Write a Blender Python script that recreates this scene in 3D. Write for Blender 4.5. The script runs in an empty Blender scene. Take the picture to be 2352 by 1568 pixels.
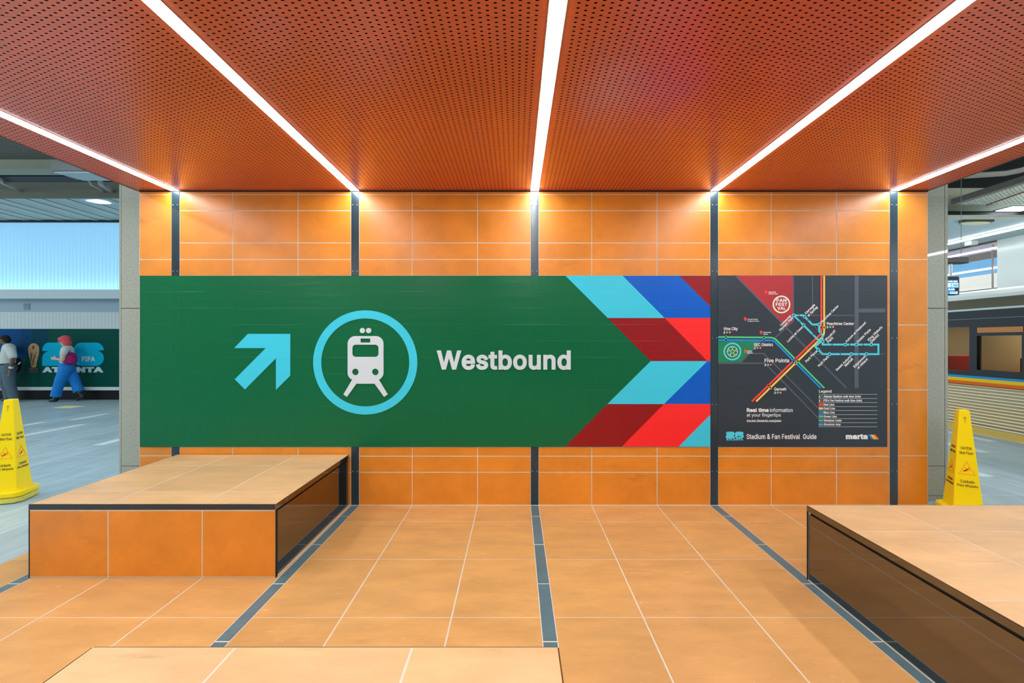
import bpy, bmesh, math, random, os
from mathutils import Vector, Matrix
from mathutils.geometry import interpolate_bezier, delaunay_2d_cdt
import numpy as np
random.seed(7)
SC = bpy.context.scene
COL = SC.collection

# ------------------------------------------------------------------ camera, world, exposure
F, CX, CY, CAMH = 947.0, 1185.0, 783.0, 1.508        # focal length in px, vanishing point, eye height
cam = bpy.data.objects.new('camera', bpy.data.cameras.new('camera'))
COL.objects.link(cam)
cam.location = (0, 0, CAMH)
cam.rotation_euler = (math.pi / 2, 0, 0)
cam.data.sensor_width = 36
cam.data.lens = F / 2352 * 36
cam.data.shift_x = -(CX - 1176) / 2352
cam.data.shift_y = (CY - 784) / 2352
cam.data.clip_start = 0.02
SC.camera = cam
SC.view_settings.view_transform = 'Standard'
SC.view_settings.look = 'None'
SC.view_settings.gamma = 1
SC.view_settings.use_curve_mapping = False
SC.view_settings.exposure = 1.42
w = bpy.data.worlds.new('world'); SC.world = w
w.use_nodes = True
w.node_tree.nodes['Background'].inputs[0].default_value = (0.72, 0.86, 0.92, 1)
w.node_tree.nodes['Background'].inputs[1].default_value = 0.68
STRIP_LIGHT = 15.8
try:
    SC.cycles.use_denoising = True
    SC.cycles.max_bounces = 8
    SC.cycles.sample_clamp_indirect = 6
except Exception:
    pass


def at(px, py, Y):
    return Vector(((px - CX) * Y / F, Y, CAMH + (CY - py) * Y / F))


# ------------------------------------------------------------------ materials
def lin(c):
    c = [v / 255 for v in c]
    return tuple(v / 12.92 if v <= .04045 else ((v + .055) / 1.055) ** 2.4 for v in c) + (1,)


def N(nt, typ, **kw):
    n = nt.nodes.new(typ)
    for k, v in kw.items():
        setattr(n, k, v)
    return n


def mth(nt, op, a, b=None, c=None):
    n = nt.nodes.new('ShaderNodeMath'); n.operation = op
    for i, v in enumerate((a, b, c)):
        if v is None:
            continue
        if isinstance(v, (int, float)):
            n.inputs[i].default_value = v
        else:
            nt.links.new(v, n.inputs[i])
    return n.outputs[0]


MATS = {}


def mat(name, rgb=(128, 128, 128), rough=.5, metal=0., noise=None, bump=None, emit=None, island=0, spec=.5, coat=0, ior=1.5,
        trans=0, rvar=0):
    """noise=(scale, amount, stretch xyz), bump=(scale, strength)"""
    if name in MATS:
        return MATS[name]
    m = bpy.data.materials.new(name); m.use_nodes = True
    nt = m.node_tree; b = nt.nodes['Principled BSDF']
    c = lin(rgb)
    b.inputs['Base Color'].default_value = c
    b.inputs['Roughness'].default_value = rough
    b.inputs['Metallic'].default_value = metal
    b.inputs['Specular IOR Level'].default_value = spec
    b.inputs['IOR'].default_value = ior
    b.inputs['Coat Weight'].default_value = coat
    b.inputs['Coat Roughness'].default_value = .03
    b.inputs['Transmission Weight'].default_value = trans
    if emit:
        b.inputs['Emission Color'].default_value = lin(emit[0])
        b.inputs['Emission Strength'].default_value = emit[1]
    tc = N(nt, 'ShaderNodeTexCoord')
    if noise or island:
        sc_, am, st = (noise + ((1, 1, 1),))[:3] if noise else (4, 0, (1, 1, 1))
        mp = N(nt, 'ShaderNodeMapping'); mp.inputs['Scale'].default_value = st
        nt.links.new(tc.outputs['Object'], mp.inputs[0])
        nz = N(nt, 'ShaderNodeTexNoise'); nz.inputs['Scale'].default_value = sc_
        nz.inputs['Detail'].default_value = 6; nz.inputs['Roughness'].default_value = .6
        nt.links.new(mp.outputs[0], nz.inputs['Vector'])
        v = mth(nt, 'MULTIPLY_ADD', nz.outputs[0], am * 2, 1 - am)
        if island:
            g = N(nt, 'ShaderNodeNewGeometry')
            r = mth(nt, 'MULTIPLY_ADD', g.outputs['Random Per Island'], island * 2, 1 - island)
            v = mth(nt, 'MULTIPLY', v, r)
        mx = N(nt, 'ShaderNodeVectorMath', operation='SCALE')
        mx.inputs[0].default_value = c[:3]
        nt.links.new(v, mx.inputs['Scale'])
        nt.links.new(mx.outputs[0], b.inputs['Base Color'])
        if rvar:
            nt.links.new(mth(nt, 'MULTIPLY_ADD', nz.outputs[0], rvar, rough - rvar / 2), b.inputs['Roughness'])
    if bump:
        nz2 = N(nt, 'ShaderNodeTexNoise'); nz2.inputs['Scale'].default_value = bump[0]
        nz2.inputs['Detail'].default_value = 3
        nt.links.new(tc.outputs['Object'], nz2.inputs['Vector'])
        bp = N(nt, 'ShaderNodeBump'); bp.inputs['Strength'].default_value = bump[1]
        bp.inputs['Distance'].default_value = bump[2] if len(bump) > 2 else .01
        nt.links.new(nz2.outputs[0], bp.inputs['Height'])
        nt.links.new(bp.outputs[0], b.inputs['Normal'])
    MATS[name] = m
    return m


def tile_mat(name, rgb, rough, stretch, marks):
    """Orange porcelain: cloudy mottling, slight change from tile to tile, a few pale scuffs."""
    m = mat(name, rgb, rough)
    nt = m.node_tree; b = nt.nodes['Principled BSDF']; c = lin(rgb)
    tc = N(nt, 'ShaderNodeTexCoord')
    mp = N(nt, 'ShaderNodeMapping'); mp.inputs['Scale'].default_value = stretch
    nt.links.new(tc.outputs['Object'], mp.inputs[0])
    n1 = N(nt, 'ShaderNodeTexNoise'); n1.inputs['Scale'].default_value = 3.2
    n1.inputs['Detail'].default_value = 7; n1.inputs['Roughness'].default_value = .62
    nt.links.new(mp.outputs[0], n1.inputs['Vector'])
    n3 = N(nt, 'ShaderNodeTexNoise'); n3.inputs['Scale'].default_value = 60
    nt.links.new(mp.outputs[0], n3.inputs['Vector'])
    g = N(nt, 'ShaderNodeNewGeometry')
    v = mth(nt, 'MULTIPLY_ADD', n1.outputs[0], .7, .65)
    v = mth(nt, 'MULTIPLY', v, mth(nt, 'MULTIPLY_ADD', n3.outputs[0], .1, .95))
    v = mth(nt, 'MULTIPLY', v, mth(nt, 'MULTIPLY_ADD', g.outputs['Random Per Island'], .08, .96))
    n4 = N(nt, 'ShaderNodeTexNoise'); n4.inputs['Scale'].default_value = 5; n4.inputs['Detail'].default_value = 8; n4.inputs['Roughness'].default_value = .7
    mp4 = N(nt, 'ShaderNodeMapping'); mp4.inputs['Scale'].default_value = (.5, 1.3, 1.3); mp4.inputs['Location'].default_value = (7, 3, 5)
    nt.links.new(mp.outputs[0], mp4.inputs[0]); nt.links.new(mp4.outputs[0], n4.inputs['Vector'])
    kd = N(nt, 'ShaderNodeMapRange'); kd.inputs['From Min'].default_value = .6; kd.inputs['From Max'].default_value = .76
    kd.inputs['To Min'].default_value = 1; kd.inputs['To Max'].default_value = .72
    nt.links.new(n4.outputs[0], kd.inputs['Value'])
    v = mth(nt, 'MULTIPLY', v, kd.outputs[0])
    s = N(nt, 'ShaderNodeVectorMath', operation='SCALE'); s.inputs[0].default_value = c[:3]
    nt.links.new(v, s.inputs['Scale'])
    n2 = N(nt, 'ShaderNodeTexNoise'); n2.inputs['Scale'].default_value = 7.5
    n2.inputs['Detail'].default_value = 9; n2.inputs['Roughness'].default_value = .75
    nt.links.new(mp.outputs[0], n2.inputs['Vector'])
    k = N(nt, 'ShaderNodeMapRange'); k.inputs['From Min'].default_value = marks; k.inputs['From Max'].default_value = marks + .06
    k.inputs['To Max'].default_value = .55
    nt.links.new(n2.outputs[0], k.inputs['Value'])
    mix = N(nt, 'ShaderNodeMix', data_type='RGBA')
    nt.links.new(k.outputs[0], mix.inputs['Factor'])
    nt.links.new(s.outputs[0], mix.inputs[6]); mix.inputs[7].default_value = lin((236, 214, 190))
    nt.links.new(mix.outputs[2], b.inputs['Base Color'])
    nt.links.new(mth(nt, 'MULTIPLY_ADD', n1.outputs[0], .18, rough - .09), b.inputs['Roughness'])
    bp = N(nt, 'ShaderNodeBump'); bp.inputs['Strength'].default_value = .06; bp.inputs['Distance'].default_value = .01
    nt.links.new(n1.outputs[0], bp.inputs['Height']); nt.links.new(bp.outputs[0], b.inputs['Normal'])
    return m


M_TILE_W = tile_mat('wall tile', (218, 134, 38), .36, (1, 1, 1), .7)
M_TILE_F = tile_mat('floor tile', (202, 151, 88), .42, (.8, 2.4, 1), .63)
M_TILE_LIT = tile_mat('bench tile lit tone', (210, 170, 120), .4, (.8, 2.4, 1), .69)  # floor tile lightened: stronger light on the bench tops put into the colour
M_GROUT = mat('grout', (202, 196, 182), .8, noise=(40, .08))
M_STEEL = mat('blackened steel', (40, 58, 66), .22, .0, noise=(14, .25), rvar=.18, spec=.45)
M_BOLT = mat('bolt head', (120, 130, 134), .3, .9)
M_SLATE = mat('slate inlay', (84, 110, 117), .42, noise=(9, .3), island=.07, bump=(60, .15))
M_GLOSS = mat('polished black panel', (16, 15, 15), .035, spec=1, ior=1.9, bump=(1.6, .012, .05))
M_EDGE = mat('dark edge metal', (40, 46, 49), .45)
M_BLACK = mat('matt black', (10, 11, 12), .6)
M_STONE = mat('granite', (156, 160, 146), .6, noise=(55, .38), coat=.5)
M_STONEG = mat('stone joint', (88, 88, 78), .8)
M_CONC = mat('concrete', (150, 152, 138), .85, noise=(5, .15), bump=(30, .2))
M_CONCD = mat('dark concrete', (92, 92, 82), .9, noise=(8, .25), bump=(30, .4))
M_ALU = mat('aluminium trim', (200, 206, 208), .3, .9)
M_YELLOW = mat('yellow plastic', (255, 222, 0), .4, noise=(6, .05), spec=.3)
M_WHITE = mat('white paint', (226, 230, 230), .5)


# ------------------------------------------------------------------ mesh helpers
def box(bm, x0, x1, y0, y1, z0, z1):
    vs = [bm.verts.new((x, y, z)) for z in (z0, z1) for y in (y0, y1) for x in (x0, x1)]
    for f in ((0, 2, 3, 1), (4, 5, 7, 6), (0, 1, 5, 4), (2, 6, 7, 3), (0, 4, 6, 2), (1, 3, 7, 5)):
        bm.faces.new([vs[i] for i in f])
    return vs


def tube(bm, pts, r, seg=10, cap=True):
    rings = []
    pts = [Vector(p) for p in pts]
    for i, p in enumerate(pts):
        d = (pts[min(i + 1, len(pts) - 1)] - pts[max(i - 1, 0)]).normalized()
        a = d.orthogonal().normalized()
        if rings:
            a = (a0 - d * a0.dot(d)).normalized()
        a0 = a
        b = d.cross(a)
        rr = r[i] if isinstance(r, (list, tuple)) else r
        rings.append([bm.verts.new(p + (a * math.cos(t) + b * math.sin(t)) * rr) for t in [2 * math.pi * k / seg for k in range(seg)]])
    for A, B in zip(rings, rings[1:]):
        for k in range(seg):
            bm.faces.new((A[k], A[(k + 1) % seg], B[(k + 1) % seg], B[k]))
    if cap:
        bm.faces.new(rings[0][::-1]); bm.faces.new(rings[-1])


def prism(bm, poly, h0, h1, axis='Y', f=None):
    """poly: 2D loop, extruded along an axis; f maps (a, b, h) to xyz."""
    f = f or {'Y': lambda a, b, h: (a, h, b), 'Z': lambda a, b, h: (a, b, h), 'X': lambda a, b, h: (h, a, b)}[axis]
    A = [bm.verts.new(f(a, b, h0)) for a, b in poly]; B = [bm.verts.new(f(a, b, h1)) for a, b in poly]
    n = len(poly)
    for k in range(n):
        bm.faces.new((A[k], A[(k + 1) % n], B[(k + 1) % n], B[k]))
    bm.faces.new(A[::-1]); bm.faces.new(B)


def obj(name, bm, m, parent=None, smooth=False, bevel=0, loc=None):
    bmesh.ops.recalc_face_normals(bm, faces=bm.faces)
    me = bpy.data.meshes.new(name); bm.to_mesh(me); bm.free()
    return obj_me(name, me, m, parent, smooth, bevel, loc)


def obj_me(name, me, m, parent=None, smooth=False, bevel=0, loc=None):
    o = bpy.data.objects.new(name, me); COL.objects.link(o)
    for mm in (m if isinstance(m, (list, tuple)) else [m]):
        me.materials.append(mm)
    if smooth:
        for p in me.polygons:
            p.use_smooth = True
    if bevel:
        b = o.modifiers.new('bevel', 'BEVEL'); b.width = bevel; b.segments = 2; b.limit_method = 'ANGLE'
    if parent:
        o.parent = parent
        o.matrix_parent_inverse = parent.matrix_world.inverted() if False else Matrix.Translation(-parent.location) @ Matrix() if parent.type == 'EMPTY' and parent.get('abs') else Matrix()
    if loc:
        o.location = loc
    return o


def tag(o, label, cat, group=None, kind=None):
    if label: o['label'] = label
    if cat: o['category'] = cat
    if group: o['group'] = group
    if kind: o['kind'] = kind
    return o


def thing(name, label, cat, loc=(0, 0, 0), rz=0, group=None, absolute=False):
    """Empty at the thing's base. absolute=True: its parts are given in world coordinates."""
    o = bpy.data.objects.new(name, None); COL.objects.link(o)
    o.empty_display_size = .1
    o.location = loc; o.rotation_euler = (0, 0, rz)
    if absolute:
        o['abs'] = 1
    return tag(o, label, cat, group)


def struct(name, bm, m, parent=None, **kw):
    o = obj(name, bm, m, parent, **kw)
    if not parent:
        o['kind'] = 'structure'
    return o


def bx(name, dims, m, parent=None, **kw):
    bm = bmesh.new(); box(bm, *dims)
    return obj(name, bm, m, parent, **kw)


# ---- flat artwork: 2D loops / text -> thin plates -------------------------------------------------
FONT = None
_p = os.path.join(bpy.utils.system_resource('DATAFILES'), 'fonts', 'Inter.woff2')
try:
    FONT = bpy.data.fonts.load(_p)
except Exception:
    FONT = None


def curve_mesh(cu):
    o = bpy.data.objects.new('tmp', cu); COL.objects.link(o)
    dg = bpy.context.evaluated_depsgraph_get()
    me = bpy.data.meshes.new_from_object(o.evaluated_get(dg))
    bpy.data.objects.remove(o); bpy.data.curves.remove(cu)
    return me


def plate_mesh(loops, t):
    cu = bpy.data.curves.new('tmp', 'CURVE'); cu.dimensions = '2D'; cu.fill_mode = 'BOTH'; cu.extrude = t / 2
    for L in loops:
        s = cu.splines.new('POLY'); s.points.add(len(L) - 1); s.use_cyclic_u = True
        for p, (a, b) in zip(s.points, L):
            p.co = (a, b, 0, 1)
    return curve_mesh(cu)


def loop_area(L):
    return sum(p[0] * q[1] - q[0] * p[1] for p, q in zip(L, L[1:] + L[:1])) / 2


def grow(L, d):
    """Offset a closed outline by d to its right-hand side (outward for clockwise outers, inward for their counters)."""
    out, n = [], len(L)
    for i in range(n):
        p, a, b = Vector(L[i]), Vector(L[i - 1]), Vector(L[(i + 1) % n])
        d1, d2 = (p - a).normalized(), (b - p).normalized()
        n1, n2 = Vector((-d1.y, d1.x)), Vector((-d2.y, d2.x))
        m = n1 + n2
        if m.length < .2: m = n1 + n2 * .5
        m.normalize()
        out.append(tuple(p + m * d / max(.5, m.dot(n1))))
    return out


TEXT_CACHE = {}


def text_mesh(s, bold=0., t=.0008, shear=0., spacing=1.0):
    """Text as a thin plate in a unit box; bold thickens the strokes (in ems). Overlapping contours are filled one by one."""
    key = (s, bold, t, shear, spacing)
    if key in TEXT_CACHE:
        return TEXT_CACHE[key].copy()
    cu = bpy.data.curves.new('tmp', 'FONT'); cu.body = s
    if FONT: cu.font = FONT
    cu.size = 1; cu.shear = shear; cu.space_character = spacing * (1 + (bold > .01) * bold * 1.7)
    o = bpy.data.objects.new('tmp', cu); COL.objects.link(o)
    dg = bpy.context.evaluated_depsgraph_get()
    oc = o.evaluated_get(dg)
    c2 = oc.to_curve(dg, apply_modifiers=False)
    loops = []
    for sp in c2.splines:
        P = sp.bezier_points; L = []
        for i in range(len(P)):
            a, b = P[i], P[(i + 1) % len(P)]
            pts = interpolate_bezier(a.co, a.handle_right, b.handle_left, b.co, 6)
            mid = (Vector(pts[2]) + Vector(pts[3])) / 2
            straight = (mid - (a.co + b.co) / 2).length < 1e-3
            L += [tuple(q[:2]) for q in (pts[:1] if straight else pts[:-1])]
        L = [p for k, p in enumerate(L) if (Vector(p) - Vector(L[k - 1])).length > 1e-4]
        if len(L) > 2: loops.append(L)
    oc.to_curve_clear()
    bpy.data.objects.remove(o); bpy.data.curves.remove(cu)
    big = max(loops, key=lambda L: abs(loop_area(L)))
    sgn = 1 if loop_area(big) > 0 else -1
    if bold:
        loops = [grow(L, -bold * sgn) for L in loops]
    # union of all contours: triangulate, keep the triangles the contours wind around
    P, E = [], []
    for L in loops:
        n0 = len(P); P += [Vector(p) for p in L]; E += [(n0 + k, n0 + (k + 1) % len(L)) for k in range(len(L))]
    V, _, T, _, _, _ = delaunay_2d_cdt(P, E, [], 0, 1e-5)
    V = np.array([tuple(v) for v in V]); T = np.array(T)
    cen = V[T].mean(axis=1)
    wind = np.zeros(len(T))
    A = np.array([tuple(P[i]) for i, _ in E]); Bq = np.array([tuple(P[j]) for _, j in E])
    for k in range(len(A)):
        (ax, ay), (bx_, by) = A[k], Bq[k]
        up = (ay <= cen[:, 1]) & (by > cen[:, 1]); dn = (ay > cen[:, 1]) & (by <= cen[:, 1])
        side = (bx_ - ax) * (cen[:, 1] - ay) - (cen[:, 0] - ax) * (by - ay)
        wind += (up & (side > 0)).astype(int) - (dn & (side < 0)).astype(int)
    T = T[wind * sgn > .5]
    x0, y0 = V[T].reshape(-1, 2).min(axis=0); x1, y1 = V[T].reshape(-1, 2).max(axis=0)
    n = len(V)
    W3 = [((x - x0) / (x1 - x0), (y - y0) / (y1 - y0), z) for z in (t, 0) for x, y in V]
    cnt = {}
    for tri in T:
        for i in range(3):
            e = (int(tri[i]), int(tri[(i + 1) % 3])); cnt[e] = 1
    Fc = [tuple(int(i) for i in tri) for tri in T] + [tuple(int(i) + n for i in tri[::-1]) for tri in T]
    Fc += [(e[1], e[0], e[0] + n, e[1] + n) for e in cnt if (e[1], e[0]) not in cnt]
    me = bpy.data.meshes.new('text'); me.from_pydata(W3, [], Fc); me.update()
    bm = bmesh.new(); bm.from_mesh(me)
    bmesh.ops.delete(bm, geom=[v for v in bm.verts if not v.link_faces], context='VERTS')
    bm.to_mesh(me); bm.free()
    me['ratio'] = (x1 - x0) / (y1 - y0)
    TEXT_CACHE[key] = me
    return me.copy()


class Board:
    """Artwork on an upright board facing -Y; coordinates are positions in the photograph on that plane."""
    def __init__(self, Y, parent):
        self.Y, self.p = Y, parent
        self.k = Y / F

    def q(self, px, py):
        return ((px - CX) * self.k, CAMH + (CY - py) * self.k)

    def place(self, me, z):
        for v in me.vertices:
            v.co = (v.co.x, self.Y - z - v.co.z, v.co.y)
        me.update()

    def poly(self, name, loops, m, layer=0, t=.0012, parent=None, label=None):
        me = plate_mesh([[self.q(*p) for p in L] for L in loops], t)
        self.place(me, layer * .0012 + t / 2)
        o = obj_me(name, me, m, parent or self.p)
        if label: o['label'] = label
        return o

    def text(self, name, s, x0, y0, x1, y1, m, layer=0, bold=.0, t=.0012, shear=0., parent=None, label=None, spacing=1.0):
        me = text_mesh(s, bold, t, shear, spacing)
        (a, d), (c, b) = self.q(x0, y0), self.q(x1, y1)
        for v in me.vertices:
            v.co = (a + v.co.x * (c - a), b + v.co.y * (d - b), v.co.z)
        self.place(me, layer * .0012)
        o = obj_me(name, me, m, parent or self.p)
        if label: o['label'] = label
        return o

    def slant(self, name, s, cx, cy, length, m, h=6.4, layer=0, bold=.018, ang=45):
        me = text_mesh(s, bold, .0012)
        r = me['ratio']; hh = length / r
        c, sn = math.cos(math.radians(ang)), math.sin(math.radians(ang))
        for v in me.vertices:
            a, b = (v.co.x - .5) * length, (v.co.y - .5) * hh
            v.co = (*self.q(cx + a * c - b * sn, cy - a * sn - b * c), v.co.z)
        self.place(me, layer * .0012)
        return obj_me(name, me, m, self.p)

    def stroke(self, name, pts, wd, m, layer=0, closed=False, label=None, parent=None):
        P = [Vector(p) for p in pts]; n = len(P); L, R = [], []
        for i, p in enumerate(P):
            a = P[i - 1] if (i or closed) else None
            b = P[(i + 1) % n] if (i < n - 1 or closed) else None
            d1 = (p - a).normalized() if a is not None else None
            d2 = (b - p).normalized() if b is not None else None
            d1 = d1 or d2; d2 = d2 or d1
            n1, n2 = Vector((-d1.y, d1.x)), Vector((-d2.y, d2.x))
            nn = (n1 + n2)
            nn = nn.normalized() if nn.length > 1e-6 else n1
            k = wd / 2 / max(.45, nn.dot(n1))
            L.append(p + nn * k); R.append(p - nn * k)
        if closed:
            return self.poly(name, [[tuple(v) for v in L], [tuple(v) for v in R]], m, layer, label=label, parent=parent)
        return self.poly(name, [[tuple(v) for v in L + R[::-1]]], m, layer, label=label, parent=parent)


def circ(cx, cy, r, n=48):
    return [(cx + r * math.cos(2 * math.pi * k / n), cy + r * math.sin(2 * math.pi * k / n)) for k in range(n)]


def rrect(x0, y0, x1, y1, r, n=6):
    out = []
    for (cx, cy, a) in ((x1 - r, y1 - r, 0), (x0 + r, y1 - r, 90), (x0 + r, y0 + r, 180), (x1 - r, y0 + r, 270)):
        for k in range(n + 1):
            t = math.radians(a + 90 * k / n)
            out.append((cx + r * math.cos(t), cy + r * math.sin(t)))
    return out


# ------------------------------------------------------------------ the hall: floor, tile wall, ceiling
WALL = 3.79                                   # distance of the tile wall
CEIL = 2.888
S = [.172 + 1.6475 * (i - 2) for i in range(5)]   # strip centre lines
HW = .036                                      # half width of the strips
XL, XR = -3.456, 3.78
YB = -2.4                                      # how far the hall runs behind the camera
G = .004                                       # half a grout joint


def cols(x0, x1):
    """Tile columns of a bay: joints at the bay centre +-0.3 m."""
    c = (x0 + x1) / 2
    return [x0, c - .3, c + .3, x1] if x1 - x0 > 1 else [x0, x1]


BAYS = [(XL, S[0] - HW)] + [(S[i] + HW, S[i + 1] - HW) for i in range(4)] + [(S[4] + HW, XR)]

bm = bmesh.new()
box(bm, XL - .03, XR + .05, YB, WALL, -.05, -.0004)
struct('floor', bm, M_GROUT)
bm = bmesh.new()
rows = [WALL] + [3.45 - .6 * k for k in range(11) if 3.45 - .6 * k > YB] + [YB]
for x0, x1 in BAYS:
    if x0 == XL: x0 = XL - .03
    if x1 == XR: x1 = XR + .05
    cs = cols(x0, x1)
    for a, b in zip(cs, cs[1:]):
        for d, c in zip(rows, rows[1:]):
            box(bm, a + G, b - G, c + G * .55, d - G * .55, -.03, 0)
struct('floor_tiles', bm, M_TILE_F)
for i, s in enumerate(S):
    bm = bmesh.new()
    rr = [WALL - .002] + [3.552 - .494 * k for k in range(13) if 3.552 - .494 * k > YB] + [YB]
    for d, c in zip(rr, rr[1:]):
        box(bm, s - HW + .001, s + HW - .001, c + G, d - G, -.03, -.0003)
    struct('trim_floor_%d' % (i + 1), bm, M_SLATE)

# tile wall
bm = bmesh.new(); box(bm, XL, XR, WALL - .0052, WALL + .12, 0, CEIL + .2)
struct('wall_back', bm, M_GROUT)
bm = bmesh.new()
hz_full = [CEIL + .1, 2.852, 2.704, 2.408, 2.256, 2.107, 1.656, 1.06, .535, .452, .304, 0]
hz_edge = [CEIL + .1, 2.852, 2.256, 1.656, 1.06, .456, 0]
for n, (x0, x1) in enumerate(BAYS):
    hz = hz_edge if n in (0, 5) else hz_full
    cs = cols(x0, x1)
    for a, b in zip(cs, cs[1:]):
        for d, c in zip(hz, hz[1:]):
            box(bm, a + G, b - G, WALL - .006, WALL + .01, c + G, d - G)
struct('wall_back_tiles', bm, M_TILE_W)
bx('trim_ceiling', (XL, XR, WALL - .01, WALL, CEIL - .012, CEIL + .02), M_BLACK)['kind'] = 'structure'
bx('trim_base', (XL, XR, WALL - .012, WALL, 0, .006), M_GROUT)['kind'] = 'structure'

# upright steel channels with bolt pairs
for i, s in enumerate(S):
    bm = bmesh.new()
    box(bm, s - HW + .001, s + HW - .001, WALL - .01, WALL + .004, 0, CEIL - .001)
    t = struct('trim_%d' % (i + 1), bm, M_STEEL, bevel=.0015)
    for z in (2.754, 2.148, 1.536, .928, .315):
        if i < 3 and .5 < z < 2.11:
            continue
        for dx in (-.02, .02):
            b2 = bmesh.new(); tube(b2, [(s + dx, WALL - .009, z), (s + dx, WALL - .0135, z), (s + dx, WALL - .015, z)], [.0065, .0065, .004], 10)
            obj('bolt', b2, M_BOLT, t)

# stone pier behind the tile wall
px0, px1 = -3.762, 4.096
bm = bmesh.new()
box(bm, px0, px1, 3.925, 4.45, 0, 3.3)
struct('wall_pier', bm, M_STONEG)
bm = bmesh.new()
for a, b in ((px0, px0 + .018), (px0 + .022, XL + .1), (XR - .1, px1 - .032), (px1 - .026, px1)):
    for c, d in ((.001, .04), (.045, .321), (.326, 1.816), (1.822, 3.3)):
        box(bm, a, b, 3.91, 4.0, c, d)
struct('wall_pier_stone', bm, M_STONE)

# ceiling of perforated metal
def ceiling_mat():
    m = bpy.data.materials.new('perforated orange metal'); m.use_nodes = True
    nt = m.node_tree; b = nt.nodes['Principled BSDF']
    g = N(nt, 'ShaderNodeNewGeometry')
    sp = N(nt, 'ShaderNodeSeparateXYZ'); nt.links.new(g.outputs['Position'], sp.inputs[0])
    x, y = sp.outputs[0], sp.outputs[1]
    pitch = 1.6475
    xl = mth(nt, 'MULTIPLY', mth(nt, 'SUBTRACT', mth(nt, 'FRACT', mth(nt, 'ADD', mth(nt, 'DIVIDE', mth(nt, 'SUBTRACT', x, S[2]), pitch), 10.5)), .5), pitch)
    PX, PY = .0684, .0257
    best = None
    for off in (0, .5):
        u = mth(nt, 'ADD', mth(nt, 'DIVIDE', xl, PX), 40.5 + off + .25)
        v = mth(nt, 'ADD', mth(nt, 'DIVIDE', y, PY), 400.5 + off)
        fu = mth(nt, 'SUBTRACT', mth(nt, 'FRACT', u), .5)
        fv = mth(nt, 'SUBTRACT', mth(nt, 'FRACT', v), .5)
        dx = mth(nt, 'MULTIPLY', fu, PX / .0076)
        dy = mth(nt, 'MULTIPLY', fv, PY / .0037)
        d = mth(nt, 'ADD', mth(nt, 'MULTIPLY', dx, dx), mth(nt, 'MULTIPLY', dy, dy))
        cxn = mth(nt, 'ABSOLUTE', mth(nt, 'SUBTRACT', xl, mth(nt, 'MULTIPLY', fu, PX)))
        ok = mth(nt, 'MULTIPLY', mth(nt, 'LESS_THAN', d, 1), mth(nt, 'GREATER_THAN', cxn, .072))
        best = ok if best is None else mth(nt, 'MAXIMUM', best, ok)
    jy = mth(nt, 'SUBTRACT', mth(nt, 'FRACT', mth(nt, 'ADD', mth(nt, 'DIVIDE', mth(nt, 'SUBTRACT', y, 1.7565), .2325), 40.5)), .5)
    joint = mth(nt, 'LESS_THAN', mth(nt, 'ABSOLUTE', jy), .006)
    nz = N(nt, 'ShaderNodeTexNoise'); nz.inputs['Scale'].default_value = 2.5
    mx = N(nt, 'ShaderNodeMix', data_type='RGBA')
    mx.inputs[6].default_value = CEIL_RGB
    mx.inputs[7].default_value = lin((18, 6, 4))
    nt.links.new(best, mx.inputs['Factor'])
    mj = N(nt, 'ShaderNodeMix', data_type='RGBA')
    nt.links.new(mth(nt, 'MULTIPLY', joint, .5), mj.inputs['Factor'])
    nt.links.new(mx.outputs[2], mj.inputs[6]); mj.inputs[7].default_value = lin((120, 46, 22))
    nt.links.new(mj.outputs[2], b.inputs['Base Color'])
    b.inputs['IOR'].default_value = 2.05
    nt.links.new(mth(nt, 'MULTIPLY_ADD', best, .5, .27), b.inputs['Roughness'])
    nt.links.new(mth(nt, 'MULTIPLY_ADD', best, -CEIL_SPEC, CEIL_SPEC), b.inputs['Specular IOR Level'])
    return m


CEIL_RGB = lin((208, 90, 40)); CEIL_SPEC = .6
M_CEIL = ceiling_mat()
LW = .039                                       # half width of the light slots
bm = bmesh.new()
for x0, x1 in BAYS:
    a = x0 - .016 if x0 == XL else x0 - HW + LW
    b = x1 if x1 == XR else x1 + HW - LW
    box(bm, a, b, YB, WALL - .001, CEIL, CEIL + .05)
struct('ceiling', bm, M_CEIL)
bm = bmesh.new()
box(bm, XL - .024, XL - .016, YB, WALL, CEIL - .004, CEIL + .09)
box(bm, XR, XR + .008, YB, WALL, CEIL - .004, CEIL + .09)
struct('trim_ceiling_edge', bm, mat('edge angle', (92, 108, 120), .35, .7))
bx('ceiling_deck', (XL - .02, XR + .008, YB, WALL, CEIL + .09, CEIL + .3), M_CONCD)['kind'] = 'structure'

M_LED = mat('lit diffuser', (255, 255, 255), .5, emit=((246, 250, 255), STRIP_LIGHT))
for i, (s, lab) in enumerate(zip(S, (
        'lit white ceiling strip meeting the channel at the far left end of the tile wall',
        'lit white ceiling strip meeting the wall above the left end of the train pictogram sign',
        'lit white ceiling strip in the middle, running almost straight overhead',
        'lit white ceiling strip meeting the wall between green sign and transit map',
        'lit white ceiling strip meeting the wall right of the transit map'))):
    t = thing('light_strip', lab, 'ceiling light', (s, WALL, CEIL), 0, 'ceiling light strips', True)
    bx('diffuser', (s - .0345, s + .0345, YB + .01, WALL - .012, CEIL - .0055, CEIL + .012), M_LED, t)
    bm = bmesh.new()
    for d in (-1, 1):
        a, b = sorted((s + d * .0352, s + d * .0388))
        box(bm, a, b, YB + .01, WALL - .004, CEIL - .0035, CEIL + .05)
    box(bm, s - .0352, s + .0352, YB + .01, WALL - .004, CEIL + .03, CEIL + .05)
    obj('housing', bm, M_ALU, t)


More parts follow.
